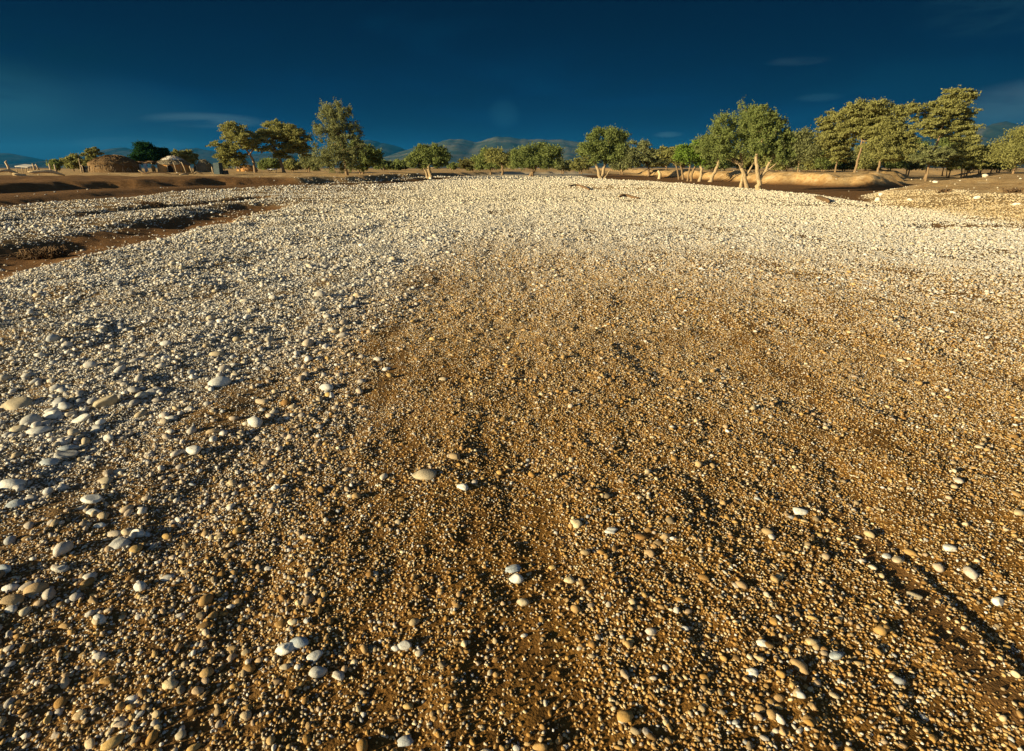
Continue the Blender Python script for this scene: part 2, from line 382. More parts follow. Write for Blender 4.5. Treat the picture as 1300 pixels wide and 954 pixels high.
PAL_W = np.array([(.62, .60, .55), (.56, .54, .49), (.48, .47, .44), (.42, .43, .42), (.58, .52, .41), (.33, .35, .36), (.50, .42, .29), (.66, .64, .60)])
PAL_B = np.array([(.52, .35, .13), (.26, .13, .035), (.20, .10, .025), (.64, .53, .32), (.16, .09, .03), (.64, .55, .38), (.38, .30, .18), (.22, .18, .12)])
def scatter():
    bands = [(.9, 2.4), (2.4, 4), (4, 6), (6, 9), (9, 13), (13, 19), (19, 28), (28, 45), (45, 75), (75, 115)]
    out = []
    for r0, r1 in bands:
        rm = (r0 * r1) ** .5
        dmin = max(.007, 1.2 * rm / 569)
        A = (r1 * r1 - r0 * r0) * .5 * R(104)
        for pop in (0, 1, 2):       # fine gravel, pebbles, cobbles
            med = (max(.0095, dmin), max(.018, dmin * (1.3 if r0 < 28 else 1.0)), max(.036 if r0 < 3.9 else .046, dmin * (1.5 if r0 < 28 else 1.1)))[pop]
            cov = (.62, .34, .12 if 3.9 < r0 < 19 else .075)[pop]
            if r0 >= 19: cov *= (19 / r0) ** .85
            if pop == 0 and r0 >= 28: continue
            n = int(A * cov / (.80 * med * med))
            rr_ = np.sqrt(rng.uniform(r0 * r0, r1 * r1, n)); a = rng.uniform(-R(52), R(52), n)
            x = rr_ * np.sin(a); y = rr_ * np.cos(a)
            f = fields(x, y); md, te, sb_, wt, sp = zones(x, y, f)
            cl = .9 * fbm(x / .7, y / 1.8, 3, 61) + .6 * fbm(x / .25, y / .4, 2, 64) + .7 * fbm(x / .16, y / 1.4, 2, 66)      # patchiness
            lim = np.ones(n)
            if pop == 0: lim = (1.0 - .3 * wt) * np.clip(1.0 + 1.6 * cl, .22, 1.2)
            if pop == 1: lim = (.22 + .88 * wt) * np.clip(.85 + 2.0 * cl, .15, 1.3)
            if pop == 2: lim = (.03 + 2.8 * sstep(-.6, -2.8, x + 1.3 * cl) * (1 - .5 * sstep(20, 40, y)) * (1 - .35 * sstep(2.6, 1.6, y)) + .1 * sb_ + .25 * wt * sstep(12, 25, y)) * np.clip(.9 + 2.2 * cl, .1, 1.3)
            lim = lim * (1 - np.where(y < 30, .95, .995) * np.clip(md * 1.1, 0, 1)) * (1 - np.clip(1.25 * te, 0, .995)) * (1 - .6 * sp) * (1 - .35 * sb_) * (1 - .8 * (1 - sstep(.04, .11, f[8])) * (1 - sstep(1.9, 3.0, y)))
            lim = lim * (1 - .5 * sstep(-6.5, -10, x) * sstep(8, 12, y))
            keep = rng.random(n) < lim
            x, y, wt, sb_, md, te = x[keep], y[keep], wt[keep], sb_[keep], md[keep], te[keep]; f = tuple(v[keep] for v in f); n = len(x)
            d = med * np.exp(rng.normal(0, (.28, .33, .36)[pop], n))
            d = np.where(x > -1.6, np.minimum(d, .040 + .004 * y), np.minimum(d, .085 + .004 * y)); d = np.maximum(d, dmin * .8)
            S = np.stack([d * .5 * rng.uniform(.95, 1.45, n), d * .5 * rng.uniform(.75, 1.05, n), d * .5 * rng.uniform(.42, .8, n)], 1)
            z = height(x, y, f) + S[:, 2] * rng.uniform(.15, .75, n)
            pw = rng.random(n) < (np.clip(wt * 1.0, 0, 1) * (1, .9, .92)[pop] + (.20, .26, .5)[pop]) * (1 - .75 * sb_)
            idx = rng.integers(0, 8, n)
            col = np.where(pw[:, None], PAL_W[idx], PAL_B[idx]) * rng.uniform(.78, 1.12, (n, 1))
            dust = np.array([.37, .198, .045]); k = np.clip(rng.beta(.8, .9, (n, 1)), 0, .9) * (1 - .75 * wt[:, None])
            col = col * (1 - k) + dust * k
            far = (sstep(7, 30, y) * sstep(-14, -3, x + .0 * y))[:, None]                  # brightness of the far bed painted in: stones lightened to cream up-river
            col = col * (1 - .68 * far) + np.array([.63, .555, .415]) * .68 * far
            kb = sb_[:, None] * .7; col = col * (1 - kb) + np.array([.44, .33, .175]) * rng.uniform(.6, 1.15, (n, 1)) * kb
            out.append((x, y, z, S, col, d / rr_[keep] * 569))
    return out
parts = scatter()
VV, FF, CC, off = [], [], [], 0
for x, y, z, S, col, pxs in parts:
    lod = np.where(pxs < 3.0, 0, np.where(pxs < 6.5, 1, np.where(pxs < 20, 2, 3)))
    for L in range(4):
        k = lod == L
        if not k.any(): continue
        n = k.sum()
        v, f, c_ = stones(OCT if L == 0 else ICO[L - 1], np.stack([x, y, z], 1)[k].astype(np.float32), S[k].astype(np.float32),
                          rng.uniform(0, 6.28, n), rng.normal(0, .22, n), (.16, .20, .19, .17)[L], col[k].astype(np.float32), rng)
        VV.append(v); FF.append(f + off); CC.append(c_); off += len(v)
print('stones', sum(len(p[0]) for p in parts), 'verts', off)
stm, q, bs = new_mat('river_stone')
cc = q.attr('tint', 0); pos = q.n('ShaderNodeNewGeometry').outputs['Position']
nn = q.noise(pos, 95, 5, .65); n3 = q.noise(pos, 420, 3, .6)
n4 = q.noise(pos, 30, 4, .6)
cc = q.mix(q.ss(nn, .35, .75, 0, .42), cc, (.22, .15, .08)); cc = q.mix(q.ss(n3, .55, .8, 0, .4), cc, (.12, .10, .08)); cc = q.mix(q.ss(n4, .5, .72, 0, .45), cc, (.30, .22, .12))
q.put(bs.inputs['Base Color'], cc); bs.inputs['Roughness'].default_value = .8; bs.inputs['Specular IOR Level'].default_value = .2
q.put(bs.inputs['Normal'], bump(q, q.m('ADD', nn, q.m('MULTIPLY', n3, .35)), .5, .004))
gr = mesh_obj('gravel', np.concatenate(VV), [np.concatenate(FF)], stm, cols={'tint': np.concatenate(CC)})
tag(gr, 'pale rounded river gravel and pebbles covering the dry bed', None, None, 'stuff')
del VV, FF, CC, parts

# the larger stones one can point at:  px, py, width px, height ratio, colour, label
WHT, GRY, BLU, TAN, OCH = (.60, .58, .52), (.40, .39, .36), (.36, .40, .42), (.40, .33, .22), (.34, .24, .13)
COB = [
 (135, 514, 26, .85, TAN, 'angular tan stone casting a long shadow, left of the frame among white cobbles'),
 (25, 516, 40, .38, TAN, 'long flat tan cobble near the left edge, behind the paired white cobbles'),
 (68, 528, 22, .5, WHT, 'smooth white oval cobble just right of the long flat tan one at left'),
 (106, 533, 24, .42, WHT, 'white flattish cobble below the angular tan stone at left'),
 (42, 537, 22, .75, GRY, 'upright grey cobble leaning behind a whiter flat one at the left'),
 (52, 549, 26, .45, WHT, 'white flat cobble in front of the upright grey one at left'),
 (123, 545, 18, .45, GRY, 'small grey white cobble right below the white flattish one at left'),
 (138, 558, 13, .95, WHT, 'small white stone standing on end at left'),
 (86, 571, 22, .4, BLU, 'bluish flat cobble near the left edge, upper of two alike'),
 (84, 579, 26, .42, GRY, 'greyish flat cobble touching the bluish one above it'),
 (64, 588, 20, .42, BLU, 'bluish flattened cobble left of a small white round stone'),
 (15, 617, 28, .48, WHT, 'biggest white oval cobble at the left edge, halfway down the gravel'),
 (20, 641, 20, .42, BLU, 'dull bluish cobble just under the biggest white oval one'),
 (116, 635, 23, .46, WHT, 'pale long cobble tilted up to the right, lower left'),
 (118, 651, 17, .38, WHT, 'thin white cobble below the pale tilted one'),
 (134, 612, 18, .5, TAN, 'cream oval cobble beside a brown earthy lump at left'),
 (127, 668, 13, .4, WHT, 'little flat whitish stone alone on brown sand, lower left'),
 (175, 679, 18, .62, WHT, 'bright white rounded cobble at the head of a short row of stones'),
 (154, 691, 26, .45, GRY, 'long grey white cobble lying left of the bright rounded one'),
 (187, 680, 10, .7, BLU, 'small bluish stone touching the right side of the bright white cobble'),
 (228, 662, 12, .7, WHT, 'small white round stone at the right end of the short row'),
 (6, 725, 20, .6, BLU, 'bluish white cobble cut by the left edge of the picture'),
 (15, 765, 26, .55, OCH, 'brown dusty cobble near the lower left edge'),
 (79, 724, 14, .85, GRY, 'round grey stone at lower left beside a patch of pebbles'),
 (126, 789, 20, .62, WHT, 'white cobble with a dark shaded side, lower left'),
 (178, 747, 16, .8, WHT, 'pointed white stone on open brown sand, lower left'),
 (278, 488, 26, .55, WHT, 'white grey cobble on the border between pale cobbles and brown gravel'),
 (415, 494, 20, .55, WHT, 'lone white cobble with a long shadow on brown gravel, left of centre'),
 (540, 604, 32, .36, TAN, 'long flat tan stone lying alone in the middle of the brown gravel'),
 (588, 620, 15, .55, WHT, 'small white flat stone just right of the long flat tan one'),
 (577, 581, 17, .5, OCH, 'buff coloured stone with dark shadow behind the long flat tan one'),
 (655, 737, 18, .72, WHT, 'bright white plump cobble in the lower middle of the gravel'),
 (652, 723, 20, .33, BLU, 'thin blue grey flat stone behind the bright white plump cobble'),
 (664, 766, 14, .7, TAN, 'cream stone in a small cluster in front of the plump white cobble'),
 (380, 818, 24, .62, BLU, 'big bluish grey cobble, right one of the touching pair at the bottom'),
 (363, 826, 24, .62, WHT, 'big white cobble, left one of the touching pair at the bottom'),
 (400, 834, 19, .42, WHT, 'flat white stone just right of the touching pair of big cobbles'),
 (404, 855, 22, .6, GRY, 'grey half buried cobble below the flat white one near the bottom'),
 (362, 848, 12, .7, TAN, 'small tan stone under the touching pair near the bottom'),
 (513, 821, 18, .8, GRY, 'round grey cobble at bottom, left of centre, beside a white one'),
 (502, 825, 10, .8, WHT, 'small white stone leaning on the round grey cobble at bottom'),
 (845, 683, 13, .85, OCH, 'round brown yellow stone beside a slim white pebble right of centre'),
 (776, 675, 16, .42, WHT, 'flat bright white stone near a stony hollow right of centre'),
 (1016, 650, 20, .42, WHT, 'flat pale stone with dark shadow in the right part of the brown gravel'),
 (1205, 697, 16, .5, WHT, 'white oval stone on the right, upstream of the sandy rut'),
 (1125, 707, 12, .45, WHT, 'small white flat stone touching a tan one beside the rut'),
 (1140, 712, 15, .5, TAN, 'tan stone right of the small white flat one beside the rut'),
 (1266, 766, 16, .7, WHT, 'bright white plump stone right of the sandy rut'),
 (1160, 757, 18, .4, TAN, 'long tan stone lying against the sandy rut'),
 (968, 819, 16, .55, WHT, 'white oval stone at the bottom right, left of the rut'),
 (1062, 833, 18, .4, BLU, 'pale bluish flat stone near the bottom right'),
 (955, 855, 16, .6, WHT, 'white round stone close to a beige one near the bottom right'),
]
for k, (px, py, w, hr, c_, lab) in enumerate(COB):
    x, y, z, t = ground_hit(px, py)
    dep = t
    sz = w / F * dep * .5
    vv, ff = ICO[3]
    r_ = np.random.default_rng(k + 5)
    v, f, cl = stones((vv, ff), np.zeros((1, 3), np.float32), np.array([[sz * 1.05, sz * .72, sz * min(hr, .8)]], np.float32), np.array([r_.uniform(-.5, .5)]),
                      np.array([r_.normal(0, .12)]), .22 if 'angular' in lab else .15, np.array([c_], np.float32), r_)
    if 'angular' in lab:
        v[:, 2] = np.clip(v[:, 2], -sz, sz * .5) + .3 * v[:, 0]
    o = mesh_obj('cobble', v, [f], stm, cols={'tint': cl})
    o.location = (x, y, z + sz * min(hr, .8) * .26)
    tag(o, lab, 'cobble', 'larger cobbles lying on the gravel')

# ------------------------------------------------------------------ hills
def hill_mesh(name, px0, px1, D, prof, depth, seed, mat, rows=40, step=3):
    """a range: crest line given in photo pixels at distance D, spurs and gullies run down towards us"""
    pxs = np.arange(px0, px1 + .1, step); n = len(pxs)
    xp = [p[0] for p in prof]; yp = [p[1] for p in prof]
    top = np.interp(pxs, xp, yp)
    V = []
    hgt = []
    for a, b in zip(pxs, top):
        v = (CY - b) / F
        hgt.append(H + (-math.sin(PITCH) + v * math.cos(PITCH)) / (math.cos(PITCH) + v * math.sin(PITCH)) * D)
    hgt = np.maximum(np.array(hgt), 0)
    hgt = hgt * (1 + .10 * (fbm(pxs / 9, pxs * 0, 4, seed)))
    for rI in range(rows + 12):
        s = rI / rows                                  # 0 foot .. 1 crest, >1 back slope
        y = D - depth * (1 - s)
        xs = (pxs - CX) / F * D * .957
        if s <= 1:
            spur = 1 - np.abs(2 * vnoise(xs / (depth * .20) + s * 1.1, np.full(n, s * 1.6), seed) - 1)
            spur2 = 1 - np.abs(2 * vnoise(xs / (depth * .07) - s * .8, np.full(n, s * 3.0), seed + 3) - 1)
            prof_s = s ** 1.25
            z = hgt * (prof_s * (1 - .40 * (1 - s) - .0) + (spur - .5) * .55 * s * (1 - s) * 1.7 + (spur2 - .5) * .22 * s * (1 - s))
        else:
            z = hgt * (1 - (s - 1) * 2.6)
        z = np.maximum(z, -2) if s > .02 else z * 0 - 2
        V.append(np.stack([xs, np.full(n, y), z], 1))
    V = np.concatenate(V); m = rows + 12
    i = np.arange(m - 1)[:, None] * n; j = np.arange(n - 1)[None]
    Q = np.stack([(i + j).ravel(), (i + j + 1).ravel(), (i + n + j + 1).ravel(), (i + n + j).ravel()], 1)
    o = mesh_obj(name, V, [Q], mat)
    return o
hm, q, bs = new_mat('cloud_shaded_scrub')  # colours kept very dark to paint cloud shadow onto the hills
pos = q.n('ShaderNodeNewGeometry').outputs['Position']
n1 = q.noise(pos, .004, 6, .6); n2 = q.noise(pos, .03, 4, .6)
c_ = q.mix(q.ss(n1, .4, .62), (.016, .022, .014), (.050, .045, .030)); c_ = q.mix(q.ss(n2, .45, .7, 0, .7), c_, (.012, .018, .010))
q.put(bs.inputs['Base Color'], c_); bs.inputs['Roughness'].default_value = 1; bs.inputs['Specular IOR Level'].default_value = 0
hm2 = hm.copy(); hm2.name = 'less_shaded_scrub'  # lighter copy for the middle range, less cloud shade painted in
for nd in hm2.node_tree.nodes:
    if nd.bl_idname == 'ShaderNodeMix':
        for k_ in (6, 7):
            if not nd.inputs[k_].is_linked: nd.inputs[k_].default_value = tuple(2.0 * v for v in nd.inputs[k_].default_value[:3]) + (1,)
hill_mesh('hills', 440, 900, 6200, [(440, 212), (470, 205), (500, 196), (530, 187), (560, 180), (575, 177), (592, 178), (605, 181), (620, 176), (640, 174), (660, 176), (690, 178), (715, 178), (740, 180), (765, 186), (800, 192), (850, 200), (900, 212)], 2300, 4, hm2)
tag(bpy.data.objects['hills'], 'long ridge of furrowed scrub hills behind the middle trees', None, None, 'structure')
o = hill_mesh('hills', -150, 560, 6900, [(-150, 200), (-60, 192), (0, 194), (20, 195), (50, 202), (75, 211), (110, 208), (135, 194), (150, 188), (165, 188), (190, 192), (215, 196), (235, 190), (255, 188), (275, 192), (300, 198), (400, 190), (440, 188), (462, 179), (474, 177), (490, 182), (510, 187), (540, 200), (560, 212)], 2200, 9, hm)
tag(o, 'far blue hills low along the left horizon behind the huts', None, None, 'structure')
o = hill_mesh('hills', 760, 1500, 4600, [(760, 212), (820, 192), (840, 188), (860, 185), (890, 187), (930, 190), (1000, 186), (1100, 182), (1200, 172), (1225, 168), (1245, 158), (1262, 155), (1280, 158), (1300, 164), (1350, 170), (1420, 180), (1500, 200)], 1500, 14, hm)
tag(o, 'far dark blue mountains rising behind the right hand trees', None, None, 'structure')

# ------------------------------------------------------------------ haze
hb = 11000.0
hv = np.array([(-hb, -hb, -3.4), (hb, -hb, -3.4), (hb, hb, -3.4), (-hb, hb, -3.4), (-hb, -hb, 400), (hb, -hb, 400), (hb, hb, 400), (-hb, hb, 400)])
hf = np.array([(0, 3, 2, 1), (4, 5, 6, 7), (0, 1, 5, 4), (1, 2, 6, 5), (2, 3, 7, 6), (3, 0, 4, 7)])
hzm = bpy.data.materials.new('haze_air'); hzm.use_nodes = True; hzm.node_tree.nodes.clear()
pv = hzm.node_tree.nodes.new('ShaderNodeVolumePrincipled'); ho = hzm.node_tree.nodes.new('ShaderNodeOutputMaterial')
pv.inputs['Color'].default_value = (.026, .34, .80, 1); pv.inputs['Density'].default_value = 3.0e-5; pv.inputs['Anisotropy'].default_value = 0
hzm.node_tree.links.new(pv.outputs[0], ho.inputs['Volume'])
ho_ = mesh_obj('haze', hv, [hf], hzm, smooth=False); tag(ho_, 'thin blue air that fades the far hills', None, None, 'stuff')

# ------------------------------------------------------------------ trees
def leaf_mat(name, c1, c2):
    m, q, bs = new_mat(name)
    v = q.attr('var', 2)
    c_ = q.mix(v, c1, c2)
    q.nt.nodes.remove(bs)
    df = q.n('ShaderNodeBsdfDiffuse'); tr = q.n('ShaderNodeBsdfTranslucent'); mx_ = q.n('ShaderNodeMixShader'); mx_.inputs[0].default_value = .45
    q.put(df.inputs[0], c_); q.put(tr.inputs[0], c_)
    q.nt.links.new(df.outputs[0], mx_.inputs[1]); q.nt.links.new(tr.outputs[0], mx_.inputs[2])
    q.nt.links.new(mx_.outputs[0], q.nt.nodes['Material Output'].inputs[0])
    return m
LM = {'olive': leaf_mat('olive_leaves', (.185, .180, .055), (.340, .325, .120)),
      'green': leaf_mat('mopane_leaves', (.125, .158, .045), (.262, .290, .100)),
      'bright': leaf_mat('fresh_leaves', (.12, .19, .028), (.22, .30, .06)),
      'dark': leaf_mat('dark_leaves', (.012, .040, .016), (.030, .075, .026)),
      'grey': leaf_mat('grey_green_leaves', (.140, .150, .058), (.270, .275, .125)),
      'gold': leaf_mat('dry_scrub_leaves', (.12, .115, .040), (.20, .185, .07))}
BM = {'pale': simple_mat('pale_bark', (.40, .30, .17), (.22, .145, .075), 7, stretch=(3, 3, .6)),
      'brown': simple_mat('brown_bark', (.16, .10, .055), (.26, .17, .09), 5, stretch=(3, 3, .6)),
      'mid': simple_mat('tan_bark', (.25, .165, .09), (.15, .10, .05), 5, stretch=(3, 3, .6))}
def tube(path, rads, seg=7, cap=True):
    path = [Vector(p) for p in path]; V = []; Fq = []
    up = Vector((.13, .97, .2))
    for i, p in enumerate(path):
        d = (path[min(i + 1, len(path) - 1)] - path[max(i - 1, 0)])
        d = d.normalized() if d.length > 1e-6 else Vector((0, 0, 1))
        a = d.cross(up).normalized(); b = d.cross(a)
        for s in range(seg):
            t = s / seg * 2 * math.pi
            V.append(tuple(p + (a * math.cos(t) + b * math.sin(t)) * rads[i]))
    for i in range(len(path) - 1):
        for s in range(seg):
            s2 = (s + 1) % seg
            Fq.append((i * seg + s, (i + 1) * seg + s, (i + 1) * seg + s2, i * seg + s2))
    if cap:
        for base_, nb in ((0, 0), ((len(path) - 1) * seg, 1)):
            V.append(tuple(path[0 if nb == 0 else -1])); c0 = len(V) - 1
            for s in range(seg):
                s2 = (s + 1) % seg
                Fq.append((c0, base_ + s, base_ + s2, c0) if nb == 0 else (c0, base_ + s2, base_ + s, c0))
    return V, Fq
def tubes(name, lst, mat, parent, smooth=True):
    V = []; Q = []; T = []
    for path, rads, seg in lst:
        v, f = tube(path, rads, seg); o = len(V); V += v
        for t in f:
            if t[0] == t[3]: T.append((t[0] + o, t[1] + o, t[2] + o))
            else: Q.append(tuple(k + o for k in t))
    return mesh_obj(name, V, [np.array(Q), np.array(T)] if T else [np.array(Q)], mat, parent, smooth)

def tree(name, label, cat, px, Yd, lobes, trunks, leaf='green', bark='mid', style='twig', nc=60, lpc=70, ls=None, group=None, rt=None, cut=0.0, seed=None, droop=0):
    """lobes: crown ellipsoids (cx, cy, rx, ry) in photo pixels; trunks: pixel paths ((x,y,r),...) standing at distance Yd"""
    sd_ = seed if seed is not None else int(px * 13 + Yd)
    r_ = np.random.default_rng(sd_)
    bx, by, bz = at(px, Yd)
    dep = Yd * math.cos(PITCH) + (H - bz) * math.sin(PITCH); s = dep / F                     # metres per photo pixel there
    root = empty(name, (bx, by, bz), label, cat, group)
    def W(x_, y_, dy=0.0):
        X_, _, Z_ = at(x_, Yd, y_)
        return np.array([X_ - bx, dy, Z_ - bz])
    # crown: clump centres
    ar = np.array([l[2] * l[3] for l in lobes]); ar = ar / ar.sum(); cen = []
    rzs = []
    for l, a in zip(lobes, ar):
        k = max(3, int(round(nc * (2.1 if style == 'pad' else 1.6) * a)))
        c0 = W(l[0], l[1]); rx, rz_ = l[2] * s, l[3] * s; ryd = rx * (l[4] if len(l) > 4 else .85)
        dyl = (l[5] * s if len(l) > 5 else r_.uniform(-.25, .25) * rx)
        n = 0
        while n < k:
            d = r_.normal(size=3); d /= np.linalg.norm(d); rr_ = r_.random() ** .42
            p = d * rr_
            if p[2] < -cut * .6 and r_.random() < cut: continue
            cen.append(c0 + np.array([p[0] * rx * .97, p[1] * ryd * .95 + dyl, p[2] * rz_ * .97])); n += 1
    cen = np.array(cen)
    # trunks & limbs
    tl = []; nodes = []; nr_ = []
    for tp in trunks:
        pts = []
        for i_, t in enumerate(tp):
            q_ = W(t[0], t[1], (r_.uniform(-.3, .3) * i_ * 4 * s if i_ else 0) + (t[3] * s if len(t) > 3 else 0)); pts.append(q_)
        pts[0] = pts[0].copy();
        if tp[0][1] >= 0 and len(tp) > 1 and not (len(tp[0]) > 4):
            pts[0][2] = hz(bx + pts[0][0], by + pts[0][1]) - bz - .12
        rd = [t[2] * s for t in tp]
        # smooth subdivision
        P2 = []; R2 = []
        for i_ in range(len(pts) - 1):
            for k in range(4):
                t = k / 4; a, b = pts[i_], pts[i_ + 1]
                P2.append(a * (1 - t) + b * t + r_.normal(0, .25 * rd[i_] , 3) * (k > 0)); R2.append(rd[i_] * (1 - t) + rd[i_ + 1] * t)
        P2.append(pts[-1]); R2.append(rd[-1])
        if len(tp[0]) <= 4: R2[0] *= 1.5; R2[1] *= 1.12
        tl.append((P2, R2, 9))
        m_ = max(1, len(P2) // 2) if len(trunks) < 2 else max(1, int(len(P2) * .6))
        for a, b in zip(P2[m_:], R2[m_:]): nodes.append(np.array(a)); nr_.append(b)
    tips = [np.array(t[0][-1]) for t in tl]
    order = np.argsort([min(np.linalg.norm(c_ - t) for t in tips) for c_ in cen])
    N = list(nodes); RN = list(nr_)
    for k in order:
        c_ = cen[k]; A_ = np.array(N); dd = np.linalg.norm(A_ - c_, axis=1)
        base_d = dd + .35 * np.linalg.norm(A_ - A_[0], axis=1) * 0 + np.where(A_[:, 2] > c_[2] + .02, .6 * (A_[:, 2] - c_[2]) * 3, 0)
        j = int(np.argmin(base_d)); a = A_[j]; ra = min(RN[j] * .75, .035 * s * 60)
        ln = np.linalg.norm(c_ - a)
        if ln < .05: continue
        m1 = a * .5 + c_ * .5 + r_.normal(0, .10 * ln, 3) - np.array([0, 0, .06 * ln])
        re = max(ra * .45, .09 * s)
        tl.append(([a, m1, c_], [ra, (ra + re) * .5, re * .7], 5))
        N += [m1, c_]; RN += [(ra + re) * .5, re]
    tubes('trunk', tl, BM[bark], root)
    # leaves
    ls = (ls or 1.15 * s * 1.27) * .74
    P = []; n_tot = 0
    cr_ = np.median([min(l[2], l[3]) for l in lobes]) * s
    rad_c = cr_ * .44 * (1.0 if style != 'pad' else .95)
    for c_ in cen:
        k = int(lpc * (1.75 if style == 'pad' else 2.2) * r_.uniform(.55, 1.4))
        if style == 'twig':
            nt_ = 7; dirs = r_.normal(size=(nt_, 3)) + np.array([0, 0, .55]); dirs /= np.linalg.norm(dirs, axis=1)[:, None]
            L = rad_c * r_.uniform(.7, 1.55, nt_)
            wi = r_.integers(0, nt_, k); t = r_.random(k) ** .8
            P.append(c_ + dirs[wi] * (L[wi] * t)[:, None] + r_.normal(0, .09 * rad_c + ls * .4, (k, 3)))
        elif style == 'pad':
            nt_ = 9; dirs = r_.normal(size=(nt_, 3)) * np.array([1, 1, .22]) + np.array([0, 0, .10]); dirs /= np.linalg.norm(dirs, axis=1)[:, None]
            wi = r_.integers(0, nt_, k); t = r_.random(k) ** .7; L = rad_c * r_.uniform(.6, 1.65, nt_)
            v = dirs[wi] * (L[wi] * t)[:, None] + r_.normal(0, .22 * rad_c, (k, 3)) * np.array([1, 1, .6])
            v[:, 2] -= .10 * (v[:, 0] ** 2 + v[:, 1] ** 2) / rad_c
            P.append(c_ + v + np.array([0, 0, .1 * rad_c]))
        elif style == 'weep':
            v = r_.normal(size=(k, 3)) * np.array([.5, .5, .5]) * rad_c; v[:, 2] -= np.abs(r_.normal(0, .5 * rad_c, k)); P.append(c_ + v)
        else:
            v = r_.normal(size=(k, 3)) * np.array([.62, .62, .55]) * rad_c
            P.append(c_ + v * np.array([1, 1, .75]))
    cid = np.concatenate([np.full(len(p), r_.random()) for p in P]); P = np.concatenate(P)
    n = len(P)
    fl_ = P[:, 2] > .25                           # keep leaves off the ground
    P = P[fl_]; cid = cid[fl_]; n = len(P)
    a = r_.normal(size=(n, 3)); a /= np.linalg.norm(a, axis=1)[:, None]
    b = np.cross(a, r_.normal(size=(n, 3))); b /= np.linalg.norm(b, axis=1)[:, None] + 1e-9
    sz = ls * r_.uniform(.55, 1.35, (n, 1))
    a = a * sz; b = b * sz * .62
    V = np.stack([P - a, P - b * .9, P + a, P + b], 1).reshape(-1, 3)
    Q = np.arange(4 * n).reshape(-1, 4)
    var = np.repeat(np.clip(.55 * r_.random(n) + .45 * cid, 0, 1), 4)
    mesh_obj('crown', V, [Q], LM[leaf], root, smooth=False, cols={'var': var})
    return root

GT = 'trees along the river bank'
# --- the big pair on the right
tree('mopane_tree', 'broad leafy tree with forked pale trunk, left of the big pair on the gravel edge', 'tree', 942, 46.5,
     [(930, 174, 41, 26), (904, 182, 22, 21), (942, 160, 34, 24), (958, 184, 24, 19), (916, 193, 27, 10), (895, 186, 14, 11), (950, 196, 14, 8)],
     [[(949, 241, 2.8), (943, 222, 2.4), (934, 207, 2.0), (922, 196, 1.5), (910, 186, .8)], [(941, 240, 2.0), (941, 222, 1.7), (938, 204, 1.4), (934, 188, 1.0), (936, 172, .7)],
      [(935, 209, 1.3, 0, 1), (925, 204, 1.1), (916, 201, .8), (908, 192, .5)], [(946, 224, 1.3, 0, 1), (951, 211, 1.0), (955, 199, .7), (960, 186, .5)]],
     'green', 'pale', 'twig', 120, 95, .075)
tree('mopane_tree', 'leafy tree with Y shaped pale trunk, right of the big pair on the gravel edge', 'tree', 961, 43.3,
     [(966, 168, 27, 26), (984, 188, 20, 18), (960, 151, 26, 16), (958, 186, 18, 12), (990, 178, 9, 12), (986, 203, 13, 8), (966, 196, 14, 8)],
     [[(962, 243, 3.4), (962, 230, 2.9), (957, 216, 2.4), (955, 200, 1.8), (960, 184, 1.1), (962, 170, .7)], [(962, 230, 2.2, 0, 1), (969, 218, 1.9), (973, 206, 1.4), (980, 194, .9)],
      [(969, 218, 1.2, 0, 1), (978, 211, .9), (986, 203, .6)]],
     'green', 'pale', 'twig', 95, 95, .075)
# --- smaller trunks to their left
tree('mopane_tree', 'small tree with pale trunk leaning right, half hidden left of the big pair', 'tree', 901, 78,
     [(905, 195, 16, 12), (893, 190, 12, 12)], [[(901, 229, 2.3), (907, 219, 2.0), (909, 208, 1.7), (907, 198, 1.2)]], 'green', 'pale', 'twig', 26, 80)
tree('bright_tree', 'small tree with fresh bright green leaves and straight pale trunk', 'tree', 888, 80,
     [(872, 192, 14, 14), (866, 200, 10, 10), (884, 198, 12, 11)], [[(888, 229, 1.9), (889, 218, 1.7), (888, 206, 1.4)]], 'bright', 'pale', 'blob', 34, 85)
tree('bright_tree', 'small green tree with curved tan trunk beside the bright green one', 'tree', 877, 81,
     [(884, 190, 15, 12), (894, 200, 10, 9)], [[(877, 229, 1.6), (878, 220, 1.4), (881, 212, 1.3), (885, 205, 1.0)], [(873, 228, 1.1), (874, 216, 1.0), (874, 205, .8)]], 'green', 'mid', 'twig', 30, 75)
tree('acacia_tree', 'low dark leafed tree with short leaning trunks left of the bright green tree', 'tree', 866, 92,
     [(858, 198, 13, 9), (848, 196, 15, 9), (862, 208, 9, 7)], [[(867, 227, 1.3), (865, 217, 1.2), (860, 206, 1)], [(862, 226, 1), (859, 216, .9), (855, 208, .7)]], 'olive', 'mid', 'pad', 30, 80)
